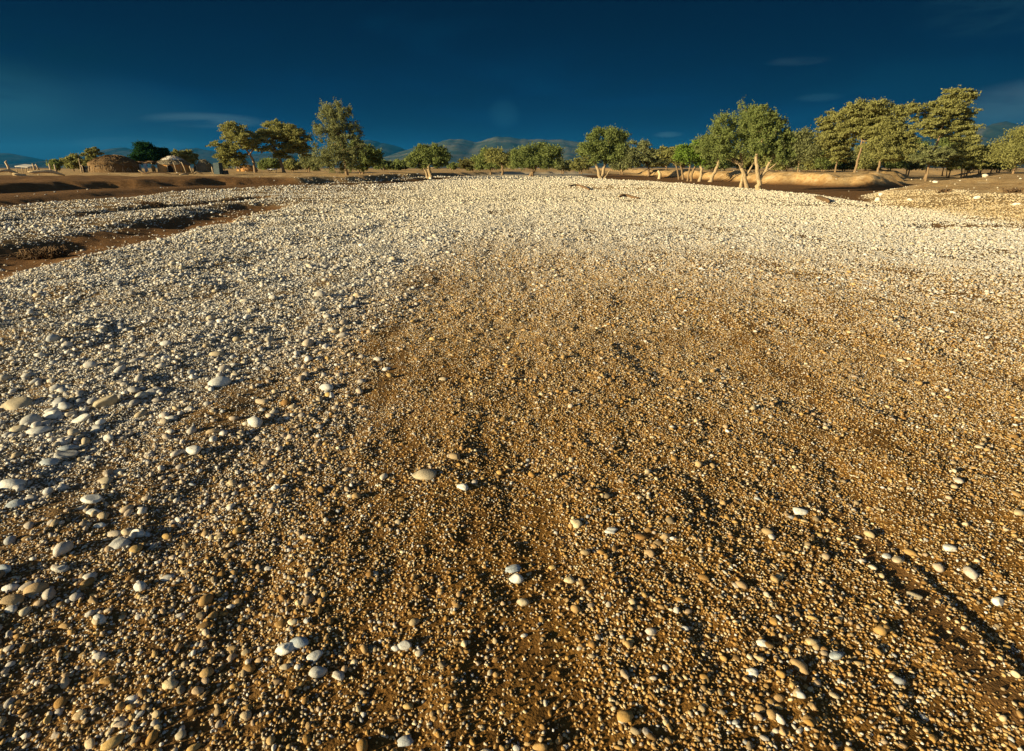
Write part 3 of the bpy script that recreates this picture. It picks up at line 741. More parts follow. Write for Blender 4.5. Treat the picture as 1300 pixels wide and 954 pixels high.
# --- middle
tree('acacia_tree', 'wide grey green thorn tree just right of the tall middle tree', 'tree', 824, 125,
     [(812, 197, 26, 16), (800, 204, 18, 12), (832, 201, 16, 12), (808, 186, 16, 7)], [[(824, 220, 1.4), (822, 210, 1.2), (816, 202, 1)]], 'grey', 'brown', 'pad', 60, 70)
tree('acacia_tree', 'spreading olive thorn tree behind the bare stump right of the middle', 'tree', 846, 140,
     [(843, 198, 18, 12), (830, 207, 14, 8), (858, 204, 12, 8)], [[(846, 219, 1.2), (845, 210, 1)]], 'olive', 'brown', 'pad', 44, 60)
tree('mopane_tree', 'tall rounded tree with forked pale trunk in the middle of the far bed', 'tree', 762, 101,
     [(767, 178, 22, 16), (752, 190, 18, 12), (776, 192, 18, 14), (762, 200, 16, 8), (740, 194, 9, 7), (782, 178, 10, 10)],
     [[(762, 226, 2.4), (759, 216, 1.9), (754, 206, 1.3), (752, 198, .9)], [(763, 226, 2.4), (766, 214, 1.9), (768, 202, 1.3)], [(766, 225, 1.3), (772, 219, .9), (774, 216, .6)]],
     'green', 'pale', 'blob', 90, 80)
tree('mopane_tree', 'low wide tree with dark leaning trunk left of the tall middle tree', 'tree', 675, 110,
     [(676, 195, 22, 13), (696, 195, 16, 12), (660, 200, 12, 11), (690, 206, 22, 8), (672, 206, 22, 7)],
     [[(673, 225, 2.2), (678, 217, 1.9), (684, 208, 1.4)], [(677, 225, 1.8), (676, 214, 1.2), (673, 205, .9)]], 'green', 'brown', 'blob', 80, 75)
tree('acacia_tree', 'olive domed thorn tree behind the low wide middle tree, to its left', 'tree', 638, 128,
     [(640, 203, 16, 10), (628, 198, 14, 9), (650, 207, 10, 8)], [[(638, 222, 1.3), (638, 213, 1.1), (636, 207, .8)]], 'olive', 'mid', 'blob', 44, 70)
tree('acacia_tree', 'peaked olive thorn tree between two domed ones near the middle', 'tree', 623, 134,
     [(622, 196, 14, 8), (614, 205, 15, 9), (628, 208, 12, 7)], [[(623, 221, 1.1), (622, 212, 1.0), (620, 206, .8)]], 'green', 'mid', 'blob', 46, 70)
tree('acacia_tree', 'umbrella topped yellowish thorn tree with thin trunk at the bend', 'tree', 600, 142,
     [(600, 207, 17, 8), (590, 211, 9, 7), (610, 209, 12, 7)], [[(600, 220, 1.0), (600, 212, .9), (598, 207, .7)]], 'gold', 'brown', 'pad', 40, 75)
tree('mopane_tree', 'bushy tree with stout pale trunk, alone left of the middle', 'tree', 546, 97,
     [(546, 198, 20, 10), (540, 190, 9, 7), (556, 192, 9, 8), (562, 201, 10, 9), (526, 204, 12, 9), (545, 208, 22, 6)],
     [[(546, 227, 2.6), (546, 219, 2.2), (544, 211, 1.6)], [(543, 227, 1.5), (541, 218, 1.2), (536, 210, .9)]], 'green', 'pale', 'blob', 80, 65)
# --- left foreground pair
tree('tall_tree', 'tallest tree at left, open crown rising to a ragged top above a pale trunk', 'tree', 440, 76,
     [(428, 139, 17, 12), (433, 152, 20, 14), (424, 168, 20, 14), (440, 172, 22, 14), (424, 190, 22, 14), (446, 192, 22, 16), (432, 206, 28, 12), (416, 203, 16, 12), (452, 162, 10, 9), (447, 142, 8, 6)],
     [[(440, 231, 2.2), (441, 222, 2.0), (440, 210, 1.8), (438, 190, 1.5), (434, 170, 1.1), (430, 150, .7), (429, 138, .4)]],
     'grey', 'mid', 'twig', 165, 48, .13)
tree('mopane_tree', 'bushy darker tree crowding the right side of the tallest left tree', 'tree', 460, 88,
     [(458, 190, 16, 12), (470, 198, 16, 12), (462, 207, 22, 10), (452, 182, 10, 7), (478, 203, 9, 9)],
     [[(460, 226, 1.8), (461, 219, 1.6), (462, 209, 1.2)], [(458, 226, 1.0), (456, 217, .8)]], 'green', 'brown', 'twig', 75, 75)
# --- acacias behind the village
tree('acacia_tree', 'spreading umbrella thorn with leaning trunk, left one of the large left pair', 'tree', 325, 98,
     [(306, 168, 22, 9), (318, 178, 26, 10), (290, 188, 17, 12), (300, 200, 20, 12), (286, 204, 12, 10), (325, 186, 20, 9), (303, 161, 13, 5)],
     [[(325, 220, 1.6), (324, 208, 1.5), (319, 196, 1.3), (312, 184, 1.0), (306, 174, .7)], [(319, 197, 1.0, 0, 1), (326, 188, .7)]], 'olive', 'brown', 'pad', 105, 62)
tree('acacia_tree', 'dark spreading umbrella thorn, right one of the large left pair', 'tree', 361, 102,
     [(356, 160, 18, 7), (350, 172, 26, 10), (372, 168, 24, 10), (384, 180, 17, 10), (366, 186, 26, 10), (390, 190, 11, 8), (362, 196, 14, 6)],
     [[(361, 218, 1.8), (358, 206, 1.6), (355, 197, 1.3), (352, 186, 1.0), (352, 172, .7)], [(357, 202, 1.0, 0, 1), (368, 192, .9), (376, 182, .6)]], 'olive', 'brown', 'pad', 120, 70)
for (px, Yd, lob, lab, lf) in [
    (345, 118, [(345, 208, 12, 7), (337, 210, 8, 5)], 'low green bush behind the white slab at left', 'green'),
    (392, 112, [(392, 205, 10, 9), (400, 209, 8, 7)], 'pale sapling bush between the umbrella thorns and tallest tree', 'grey'),
    (372, 125, [(372, 209, 13, 6)], 'low olive thicket under the dark umbrella thorn', 'olive'),
    (488, 150, [(486, 210, 10, 6), (494, 211, 7, 5)], 'small round bush right of the bushy dark tree at left', 'green'),
    (508, 155, [(508, 210, 10, 6)], 'small far bush left of the lone bushy middle tree', 'green'),
    (575, 170, [(576, 211, 9, 3.5)], 'tiny far bush between the lone bushy tree and yellowish thorn tree', 'green'),
    (715, 160, [(712, 208, 12, 7), (722, 210, 8, 5)], 'far green thicket seen between the low wide and tall middle trees', 'grey'),
    (738, 150, [(740, 207, 12, 8), (732, 211, 8, 4)], 'olive thicket under the left side of the tall middle tree', 'olive'),
    (790, 150, [(786, 208, 12, 7)], 'round olive thicket behind the right side of the tall middle tree', 'grey')]:
    tree('bush', lab, 'bush', px, Yd, lob, [[(px, 217, .8), (px + 1, 211, .6)], [(px - 2, 217, .6), (px - 4, 211, .5)]], lf, 'brown', 'blob', 26, 60, group='bushes on the river terrace')
# --- village trees
tree('shade_tree', 'dark green round tree behind the huts, the taller left half of a pair', 'tree', 186, 125,
     [(186, 192, 12, 10), (182, 199, 9, 8), (193, 197, 9, 9)], [[(186, 218, 1.3), (187, 206, 1.1)]], 'dark', 'brown', 'blob', 60, 90)
tree('shade_tree', 'dark green tree just behind the white roofed hut, lower right half of a pair', 'tree', 206, 128,
     [(205, 196, 11, 9), (212, 200, 8, 7), (200, 202, 9, 6)], [[(206, 218, 1.2), (206, 207, 1.0)]], 'dark', 'brown', 'blob', 50, 90)
tree('acacia_tree', 'flat domed olive tree between the white roofed hut and the small hut', 'tree', 236, 132,
     [(235, 199, 15, 8), (242, 203, 10, 6)], [[(236, 217, 1.0), (236, 206, .9)]], 'olive', 'brown', 'pad', 36, 80)
tree('acacia_tree', 'thin thorn tree with two crown layers left of the big thatched hut', 'tree', 120, 120,
     [(126, 193, 10, 5), (118, 198, 10, 5), (112, 206, 9, 6), (124, 204, 7, 4)], [[(119, 218, .9), (119, 208, .8), (122, 199, .6)]], 'olive', 'brown', 'pad', 40, 60)
tree('acacia_tree', 'small olive tree second from the left edge of the village', 'tree', 94, 120,
     [(94, 201, 8, 6), (90, 207, 8, 6), (99, 208, 7, 5)], [[(94, 218, .8), (94, 208, .7)]], 'olive', 'brown', 'blob', 36, 55)
tree('acacia_tree', 'little round tree, leftmost of those by the village', 'tree', 72, 112,
     [(72, 209, 8, 6)], [[(72, 219, .7), (72, 212, .6)]], 'green', 'brown', 'blob', 22, 60)
# --- right hand wood
RW = [
 (1012, 84, 'upright grey green tree just right of the big pair', [(1012, 175, 14, 10), (1018, 188, 16, 12), (1004, 190, 12, 12), (1012, 202, 16, 10)], [[(1013, 217, 1.1), (1013, 205, 1.0), (1012, 190, .8)]], 'grey', 'mid', 'blob', 70),
 (998, 90, 'dark low tree filling the gap behind the right tree of the big pair', [(998, 196, 14, 10), (990, 204, 12, 8)], [[(998, 217, 1.0), (998, 205, .8)]], 'olive', 'brown', 'blob', 34),
 (1060, 82, 'thorn tree with slim straight trunk on the left of the right wood', [(1046, 152, 16, 8), (1052, 166, 20, 10), (1058, 182, 20, 11), (1044, 178, 13, 9), (1062, 196, 16, 9)], [[(1060, 218, 1.4), (1060, 204, 1.2), (1057, 188, 1.0), (1052, 170, .8)]], 'olive', 'mid', 'pad', 100),
 (1085, 76, 'broad flat topped thorn tree with straight tan trunk lit by the sun', [(1088, 138, 26, 9), (1076, 148, 22, 11), (1100, 150, 20, 11), (1080, 164, 20, 12), (1094, 170, 16, 10)], [[(1085, 219, 2.2), (1086, 205, 1.8), (1087, 188, 1.5), (1086, 170, 1.2), (1086, 150, .8)], [(1087, 188, 1.0, 0, 1), (1094, 176, .8), (1099, 165, .5)]], 'olive', 'mid', 'pad', 130),
 (1113, 74, 'thorn tree with low wide forking limbs in the middle of the right wood', [(1124, 150, 20, 12), (1112, 168, 20, 12), (1130, 172, 20, 12), (1140, 186, 16, 10), (1108, 186, 14, 10), (1122, 196, 22, 9)], [[(1114, 219, 1.9), (1114, 208, 1.7), (1116, 198, 1.4), (1124, 184, 1.0), (1130, 172, .7)], [(1115, 203, 1.1, 0, 1), (1109, 192, .9), (1104, 180, .6)]], 'olive', 'mid', 'pad', 120),
 (1172, 86, 'tallest thorn tree of the right wood with layered crown above a dark trunk', [(1190, 124, 20, 9), (1180, 136, 24, 9), (1200, 146, 22, 11), (1172, 152, 20, 10), (1190, 166, 26, 10), (1212, 166, 14, 10), (1210, 182, 16, 10), (1140, 140, 14, 7)], [[(1174, 219, 2.0), (1176, 200, 1.7), (1180, 180, 1.5), (1183, 160, 1.1), (1187, 140, .7)], [(1181, 176, 1.0, 0, 1), (1194, 164, .8), (1202, 152, .5)]], 'olive', 'brown', 'pad', 150),
 (1175, 72, 'small round thorn tree with short pale trunk before the tallest thorn tree', [(1175, 196, 20, 9), (1164, 203, 14, 6), (1186, 204, 14, 6)], [[(1175, 219, 1.7), (1175, 211, 1.4), (1174, 203, 1.0)]], 'grey', 'mid', 'pad', 60),
 (1216, 80, 'low spreading thorn tree on the right flank of the wood', [(1218, 192, 18, 10), (1206, 203, 16, 8), (1232, 203, 16, 9)], [[(1220, 219, 1.2), (1218, 210, 1.0)], [(1222, 219, .9), (1232, 209, .7)]], 'olive', 'brown', 'pad', 66),
 (1258, 90, 'low green tree between the pale boulders and the right edge', [(1256, 196, 16, 10), (1244, 204, 12, 8), (1264, 206, 14, 7)], [[(1258, 218, 1.0), (1258, 208, .8)]], 'green', 'brown', 'blob', 46),
 (1284, 78, 'big rounded tree cut by the right edge of the picture', [(1286, 184, 24, 14), (1276, 196, 22, 12), (1296, 178, 18, 14), (1304, 194, 22, 14)], [[(1286, 219, 1.5), (1286, 206, 1.2), (1288, 192, .9)]], 'olive', 'brown', 'blob', 90),
 (1036, 105, 'small dim tree deep in the wood left of the slim straight trunk', [(1036, 196, 13, 10), (1028, 204, 10, 7)], [[(1036, 217, .8), (1036, 206, .7)]], 'green', 'brown', 'blob', 34),
 (1098, 110, 'dark undergrowth tree behind the tan trunk in the right wood', [(1098, 196, 16, 10), (1088, 205, 14, 6)], [[(1098, 217, .8), (1098, 206, .7)]], 'olive', 'brown', 'blob', 40),
 (1150, 108, 'dark leafy tree in the shade between the two tallest thorn trees', [(1150, 192, 18, 12), (1140, 203, 14, 7), (1160, 203, 12, 7)], [[(1150, 217, .9), (1150, 206, .7)]], 'green', 'brown', 'blob', 50),
 (1196, 112, 'dark tree behind the small round thorn tree, right side', [(1198, 188, 16, 11), (1192, 203, 16, 7)], [[(1196, 217, .9), (1196, 206, .7)]], 'green', 'brown', 'blob', 44),
 (920, 120, 'olive tree in the distance behind the forked trunk of the big pair', [(922, 206, 14, 6), (940, 205, 14, 7)], [[(920, 217, .7), (920, 211, .6)]], 'olive', 'brown', 'blob', 40),
 (972, 115, 'dim olive tree behind the trunks of the big pair, to their right', [(976, 203, 15, 8)], [[(972, 217, .7), (974, 209, .6)]], 'olive', 'brown', 'blob', 34),
]
US = [(1024, 100, 'dim green bush at the left end of the wood floor'), (1046, 98, 'bush between the first two trunks of the wood'), (1072, 100, 'bush between the slim trunk and the sunlit tan trunk'),
      (1099, 96, 'bush behind the gap between tan trunk and forking tree'), (1130, 95, 'bush right of the forking thorn tree'), (1152, 98, 'dark bush left of the small round thorn tree'),
      (1204, 95, 'bush right of the small round thorn tree'), (1226, 92, 'bush left of the white boulders under the wood'), (1244, 98, 'bush behind the larger white boulder'), (1268, 96, 'bush beside the big tree at the right edge'),
      (905, 118, 'bush far behind the leaning pale trunk'), (950, 125, 'bush seen between the two pale trunks of the big pair'), (988, 105, 'bush behind and right of the big pair')]
for k_, (px, Yd, lab) in enumerate(US):
    hh_ = 9 + (k_ * 5) % 6
    tree('bush', lab, 'bush', px, Yd, [(px, 216 - hh_, 16, hh_), (px + 8, 211, 10, 5)], [[(px, 217, .8), (px + 1, 211, .6)], [(px - 2, 217, .6), (px - 4, 211, .5)]], ('olive', 'green', 'grey')[k_ % 3], 'brown', 'blob', 34, 50, group='bushes of the wood floor')
for (px, Yd, lab, lob, tr_, lf, bk, st_, nc_) in RW:
    lob = [(l[0], l[1], l[2] * 1.13, l[3] * 1.15) for l in lob]; tr_ = [[(t[0], t[1], t[2] * .74) + tuple(t[3:]) for t in tp] for tp in tr_]
    tree('thorn_tree', lab, 'tree', px, Yd, lob, tr_, lf, bk, st_, nc_, 78 if st_ == 'pad' else 75, group='trees of the wood on the right bank')

# ------------------------------------------------------------------ huts and village things
MT = {'thatch': simple_mat('old_thatch', (.10, .055, .022), (.20, .12, .05), 9, stretch=(2, 2, .5), bmp=.9, bd=.08),
      'clay': simple_mat('ochre_clay', (.50, .26, .085), (.40, .19, .06), 3, bmp=.3),
      'pale': simple_mat('bleached_cover', (.66, .62, .54), (.44, .38, .30), 4, bmp=.4),
      'grey': simple_mat('grey_thatch', (.20, .165, .11), (.11, .085, .05), 8, stretch=(2, 2, .5), bmp=.8, bd=.08),
      'dark': simple_mat('opening_shade', (.012, .010, .008), (.02, .016, .012), 4, bmp=0),  # colour of the unlit inside, painted on the doorway slabs
      'stick': simple_mat('weathered_pole', (.42, .32, .20), (.28, .19, .11), 8, stretch=(3, 3, .5)),
      'drift': simple_mat('bleached_driftwood', (.60, .46, .27), (.42, .28, .15), 6, stretch=(1, 1, 1), bmp=.6),
      'cloth': simple_mat('white_cloth', (.74, .73, .72), (.62, .60, .60), 6, bmp=.3),
      'blue': simple_mat('blue_cloth', (.36, .42, .60), (.28, .34, .52), 6, bmp=.3),
      'stone': simple_mat('grey_block', (.060, .078, .078), (.035, .05, .055), 5, bmp=.5, bd=.04),
      'tank': simple_mat('dark_metal', (.05, .05, .05), (.09, .08, .07), 5, bmp=.2),
      'root': simple_mat('dark_root', (.10, .06, .03), (.17, .10, .05), 9, bmp=.6),
      'boulder': simple_mat('pale_boulder', (.68, .60, .48), (.52, .42, .30), 7, bmp=.6, bd=.05)}
def lathe(name, prof, mat, parent, seg=36, jit=0.0, seed=0, ang=(0, 360)):
    r_ = np.random.default_rng(seed); V = []; full = (ang[1] - ang[0]) >= 360
    n = seg if full else seg + 1
    for (r0, z0) in prof:
        for s in range(n):
            a = R(ang[0] + (ang[1] - ang[0]) * s / seg)
            k = 1 + jit * r_.normal()
            V.append((r0 * k * math.cos(a), r0 * k * math.sin(a), z0 + jit * .5 * r_.normal() * max(r0, .2)))
    Q = []
    for i in range(len(prof) - 1):
        for s in range(seg):
            s2 = (s + 1) % n
            Q.append((i * n + s, i * n + s2, (i + 1) * n + s2, (i + 1) * n + s))
    return mesh_obj(name, V, [np.array(Q)], mat, parent)
def straw(name, prof, R0, n, mat, parent, seed, ln=.9, th=.03):
    """ragged straws lying down the roof profile"""
    r_ = np.random.default_rng(seed); L = []
    prof = np.array(prof)
    for k in range(n):
        a = r_.uniform(0, 6.28); t = r_.uniform(0, len(prof) - 1.4); i = int(t); f = t - i
        p = prof[i] * (1 - f) + prof[i + 1] * f; t2 = min(t + .6 * ln, len(prof) - 1.001); i2 = int(t2); f2 = t2 - i2
        p2 = prof[i2] * (1 - f2) + prof[i2 + 1] * f2; a2 = a + r_.normal(0, .06)
        o = .05 + .10 * r_.random()
        L.append(([((p[0] + o) * math.cos(a), (p[0] + o) * math.sin(a), p[1] + o * .5), ((p2[0] + o + .05) * math.cos(a2), (p2[0] + o + .05) * math.sin(a2), p2[1] + o * .5)], [th, th * .5], 4))
    return tubes(name, L, mat, parent)
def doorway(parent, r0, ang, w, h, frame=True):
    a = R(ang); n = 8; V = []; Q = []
    # arched slab standing in the wall, near-black colour paints the shade inside
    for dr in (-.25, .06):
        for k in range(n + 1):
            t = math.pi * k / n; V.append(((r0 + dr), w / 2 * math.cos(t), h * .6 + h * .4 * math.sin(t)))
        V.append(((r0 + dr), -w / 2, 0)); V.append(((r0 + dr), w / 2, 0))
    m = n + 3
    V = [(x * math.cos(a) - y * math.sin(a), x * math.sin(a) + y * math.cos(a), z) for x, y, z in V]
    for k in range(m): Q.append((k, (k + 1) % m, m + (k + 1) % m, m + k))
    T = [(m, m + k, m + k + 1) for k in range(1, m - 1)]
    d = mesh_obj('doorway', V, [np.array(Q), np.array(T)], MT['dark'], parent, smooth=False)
    if frame:
        pts = []
        for k in range(n + 1):
            t = math.pi * k / n; pts.append(((r0 + .08), w * .56 * math.cos(t), h * .62 + h * .42 * math.sin(t)))
        pts = [(r0 + .08, w * .56, -.1)] + pts + [(r0 + .08, -w * .56, -.1)]
        pts = [(x * math.cos(a) - y * math.sin(a), x * math.sin(a) + y * math.cos(a), z) for x, y, z in pts]
        tubes('frame', [(pts, [.06] * len(pts), 6)], MT['stick'], d)
def hut(label, px, Yd, wpx, top_py, kind, seed):
    x, y, z = at(px, Yd); dep = Yd * .957 + .3; s = dep / F; R0 = wpx * s / 2
    _, _, zt = at(px, Yd, top_py); Ht = zt - z
    root = empty('hut', (x, y, z - .05), label, 'hut', 'huts of the village')
    if kind == 'dome':
        wp = [(R0 * .97, -.1), (R0 * .98, Ht * .25), (R0 * .95, Ht * .45)]
        rp = [(R0 * 1.0, Ht * .40), (R0 * .97, Ht * .55), (R0 * .84, Ht * .68), (R0 * .60, Ht * .84), (R0 * .32, Ht * .96), (R0 * .12, Ht * .995), (.01, Ht)]
        w_ = lathe('wall', wp, MT['thatch'], root, 40, .02, seed)
        straw('wall_pole', [(R0 * .98, Ht * .45), (R0 * 1.0, Ht * .2), (R0 * 1.0, 0.02)], R0, 90, MT['stick'], w_, seed + 1, 1.6, .035)['kind'] = 'stuff'
        r1 = lathe('roof', rp, MT['thatch'], root, 40, .035, seed + 2)
        st = straw('thatch_straw', rp[::-1], R0, 420, MT['thatch'], r1, seed + 3, 1.0, .035); st['kind'] = 'stuff'
        doorway(root, R0 * .97, 198, 1.0, 1.3)
    elif kind == 'white':
        wp = [(R0 * .93, -.1), (R0 * .95, Ht * .3), (R0 * .93, Ht * .52)]
        lathe('wall', wp, MT['clay'], root, 40, .012, seed)
        rp = [(R0 * 1.03, Ht * .50), (R0 * .84, Ht * .64), (R0 * .56, Ht * .81), (R0 * .28, Ht * .94), (R0 * .10, Ht * .99), (.01, Ht)]
        r1 = lathe('roof', rp, MT['grey'], root, 40, .03, seed + 2)
        straw('thatch_straw', rp[::-1], R0, 260, MT['stick'], r1, seed + 3, .9, .03)['kind'] = 'stuff'
        cp = [(R0 * .66, Ht * .785), (R0 * .50, Ht * .87), (R0 * .28, Ht * .975), (R0 * .10, Ht * 1.02), (.01, Ht * 1.035)]
        lathe('roof_cover', cp, MT['pale'], r1, 40, .03, seed + 4)
        # posts round the eaves
        for k in range(8):
            a = R(k * 45 + 8); tubes('post', [([(R0 * 1.02 * math.cos(a), R0 * 1.02 * math.sin(a), -.1), (R0 * 1.0 * math.cos(a), R0 * 1.0 * math.sin(a), Ht * .5)], [.07, .055], 6)], MT['stick'], root)
        doorway(root, R0 * .94, 285, .9, 1.2, False)
    else:
        rp = [(R0 * .98, -.1), (R0 * 1.0, Ht * .25), (R0 * .95, Ht * .45), (R0 * .76, Ht * .64), (R0 * .44, Ht * .84), (R0 * .16, Ht * .97), (.01, Ht)]
        mt_ = MT['grey'] if kind == 'small' else MT['clay']
        r1 = lathe('dome', rp, mt_, root, 32, .03, seed)
        straw('thatch_straw', rp[::-1], R0, 200, MT['grey' if kind == 'small' else 'thatch'], r1, seed + 3, 1.0, .03)['kind'] = 'stuff'
        doorway(root, R0 * .93, 235, .8, 1.1)
    return root
hut('large round hut with brown domed thatch, leftmost of the big huts', 147, 92, 54, 197, 'dome', 1)
hut('round hut with ochre wall and bleached white cover over its roof', 222, 96, 38, 198, 'white', 2)
hut('small grey domed hut right of the white roofed one', 260, 98, 22, 202.5, 'small', 3)
hut('low ochre hut half hidden behind the leaning umbrella thorn trunk', 314, 112, 24, 209.5, 'low', 4)
hut('tiny dark domed hut left of the large brown hut', 112, 94, 12, 212, 'small', 5)

def pole_obj(name, label, cat, pts, rads, mat, group=None, seg=8, dist=None):
    base_ = pts[0]
    o = tubes(name, [([tuple(np.array(p) - np.array(base_)) for p in pts], rads, seg)], mat, None)
    o.location = base_; return tag(o, label, cat, group)
def ppt(px, py, Yd, dy=0):
    a, b, c_ = at(px, Yd, py); return (a, b + dy, c_)
# shade shelter beside the dark trees
x, y, z = at(186, 97); s = 97 * .957 / F
sh = empty('shelter', (x, y, z), 'flat brush roofed shelter on poles between the two big huts', 'shelter')
zt = at(186, 97, 206.5)[2] - z
r_ = np.random.default_rng(3); L = []
for k in range(160):
    a = r_.uniform(-16, 16) * s; b = r_.uniform(-1.2, 1.2); an_ = r_.uniform(0, 3.14); l_ = r_.uniform(.4, 1.1)
    zz = zt + r_.uniform(-.12, .16)
    L.append(([(a - l_ * math.cos(an_), b - l_ * math.sin(an_) * .5, zz), (a + l_ * math.cos(an_), b + l_ * math.sin(an_) * .5, zz + r_.normal(0, .06))], [.045, .03], 4))
tubes('roof', L, MT['root'], sh)
for a in (-14, -5, 4, 13):
    for b in (-1.0, 1.0):
        tubes('post', [([(a * s, b, -.15), (a * s + .05, b, zt * .6), (a * s, b, zt)], [.08, .07, .06], 6)], MT['stick'], sh)
def hanging(label, px, w, y0, y1, mat, Yd=95.5, tilt=0):
    x, y, z = at(px, Yd); s = Yd * .957 / F; za, zb = at(px, Yd, y0)[2] - z, at(px, Yd, y1)[2] - z
    nx, nz_ = 9, 7; V = []
    for k, side in enumerate((-.02, .02)):
        for i in range(nz_):
            for j in range(nx):
                u = j / (nx - 1) - .5; t = i / (nz_ - 1)
                V.append((u * w * s * (1 - .2 * t) + tilt * t, side + .12 * math.sin(u * 14 + px) * (.3 + t), za * (1 - t) + zb * t + .08 * math.sin(u * 9)))
    Q = []
    for k in range(2):
        for i in range(nz_ - 1):
            for j in range(nx - 1):
                a = k * nx * nz_ + i * nx + j; q4 = (a, a + 1, a + nx + 1, a + nx); Q.append(q4 if k else q4[::-1])
    m = nx * nz_
    rim = [i for i in range(nx)] + [(i + 1) * nx - 1 for i in range(1, nz_)] + [nx * (nz_ - 1) + i for i in range(nx - 2, -1, -1)] + [i * nx for i in range(nz_ - 2, 0, -1)]
    for a, b in zip(rim, rim[1:] + rim[:1]): Q.append((a, b, m + b, m + a))
    o = mesh_obj('cloth', V, [np.array(Q)], mat); o.location = (x, y, z)
    tag(o, label, 'cloth', 'cloths hung at the shelter')
hanging('pale bluish cloth hanging at the left end of the brush shelter', 174.5, 5, 208, 215, MT['blue'], tilt=.1)
hanging('white cloth hanging in the left half of the brush shelter', 178.5, 4.5, 209, 219, MT['cloth'])
hanging('white cloth hanging in the middle of the brush shelter', 185.5, 4.5, 208.5, 218.5, MT['cloth'], tilt=.2)
hanging('ochre mat hanging towards the right end of the brush shelter', 195.5, 5, 211, 218, MT['clay'])
# poles
pole_obj('pole', 'pale pole leaning against the right side of the white roofed hut', 'pole', [ppt(236.5, 220.5, 91), ppt(235, 213, 91), ppt(232.5, 206, 91)], [.09, .08, .06], MT['stick'])
pole_obj('pole', 'thin pale pole standing before the middle of the white roofed hut', 'pole', [ppt(224.5, 220.5, 90), ppt(223.5, 212, 90), ppt(222, 206, 90)], [.08, .07, .05], MT['stick'])
pole_obj('pole', 'short pale pole in front of the gap right of the white roofed hut', 'pole', [ppt(244, 219.5, 93), ppt(242, 211, 93)], [.1, .08], MT['stick'])
pole_obj('pole', 'grey post between the small grey hut and the grey block', 'pole', [ppt(270.5, 219.5, 94), ppt(270, 212, 94)], [.12, .1], MT['stick'])
pole_obj('fence_post', 'tall pale post, left one of two by the leftmost little tree', 'post', [ppt(65.5, 222.5, 72), ppt(65, 208, 72)], [.10, .09], MT['stick'])
pole_obj('fence_post', 'brownish post, right one of two by the leftmost little tree', 'post', [ppt(72, 222.5, 72), ppt(71.5, 209, 72)], [.10, .08], MT['stick'])
pole_obj('fence_post', 'thin tall pole rising before the second little tree at left', 'post', [ppt(104, 220, 84), ppt(103.5, 201, 84)], [.08, .05], MT['stick'])
pole_obj('fence_post', 'weathered stub, left one of two leaning stubs near the left edge', 'post', [ppt(45.5, 216, 70), ppt(44, 208, 70)], [.12, .07], MT['stick'])
pole_obj('fence_post', 'weathered stub, right one of two leaning stubs near the left edge', 'post', [ppt(50.5, 216, 70), ppt(48, 208.5, 70)], [.1, .06], MT['stick'])
pole_obj('dead_snag', 'bent bleached snag standing near the left edge', 'snag', [ppt(13.5, 219, 62), ppt(12.8, 211, 62), ppt(11, 206, 62), ppt(13, 204, 62)], [.11, .10, .09, .03], MT['drift'])
# driftwood
DR = [
 ('arched bleached log at the left edge of the picture', 58, [(-8, 222), (0, 220), (5, 219.5), (8, 223), (9.5, 226.5)], [.10, .13, .15, .13, .08]),
 ('short bleached log lying right of the arched one', 57, [(17, 226), (22, 227.5), (27, 229.5), (30, 229)], [.13, .15, .10, .04]),
 ('long arched pale log near the two posts at left', 62, [(36, 218.2), (40, 218.5), (48, 217.6), (56, 218), (60, 220.5), (64, 223)], [.05, .16, .17, .17, .13, .08]),
 ('small pale root end left of the long arched log', 62, [(26.5, 217.5), (29, 216.8)], [.12, .08]),
 ('pale forked log end lying in front of the brush shelter', 70, [(176.5, 222), (179.5, 224.5), (183, 226.5), (186, 227)], [.05, .12, .10, .04]),
 ('long dark driftwood log lying before the white roofed hut', 70, [(180, 225), (190, 223.7), (202, 224), (214, 226.6), (226, 225), (238, 225.5)], [.05, .07, .07, .06, .06, .03]),
 ('short pale log chunk on the terrace before the white roofed hut', 71, [(228, 224.5), (231, 223.8), (235, 224.3)], [.06, .10, .06]),
 ('small pale branched root before the small grey hut', 72, [(245, 224), (248, 220.5), (250, 221.8), (252, 224)], [.05, .09, .08, .04])]
for lab, Yd, pts, rads in DR:
    p = [ppt(a, b, Yd, .4 * i) for i, (a, b) in enumerate(pts)]
    gz_ = [hz(q_[0], q_[1]) for q_ in p]
    low = min(q_[2] - z_ for q_, z_ in zip(p, gz_)); p = [(q_[0], q_[1], q_[2] - low + .04) for q_ in p]
    pole_obj('driftwood_log', lab, 'driftwood', p, [v * 1.0 for v in rads], MT['root'] if 'dark' in lab else MT['drift'], 'driftwood on the left terrace')
# dark roots and dead brush in the bed
def brush(label, px, py, wpx, hpx, n, seed, mat=None, name='dead_brush', cat='brush', dark=True):
    x, y, z, t = ground_hit(px, py); s = t / F * 1.0; r_ = np.random.default_rng(seed); L = []
    for k in range(n):
        a = r_.uniform(-.5, .5) * wpx * s; b = r_.uniform(-.5, .5) * wpx * s * .5
        l_ = r_.uniform(.2, .6) * max(hpx * 2.2, 6) * s; an_ = r_.uniform(0, 6.28); e = abs(r_.normal(0, .35))
        p0 = (a, b, hz(x + a, y + b) - z); h1 = hpx * s * r_.uniform(.2, 1)
        L.append(([p0, (a + l_ * .5 * math.cos(an_), b + l_ * .5 * math.sin(an_), p0[2] + h1), (a + l_ * math.cos(an_), b + l_ * math.sin(an_), p0[2] + h1 * r_.uniform(.2, 1))], [.006 * t / 10 + .006, .005 * t / 10 + .004, .003], 4))
    o = tubes(name, L, mat or MT['root'], None); o.location = (x, y, z); tag(o, label, cat)
brush('tangle of dark dead brush caught in the brown channel at left', 55, 328, 44, 14, 260, 5)
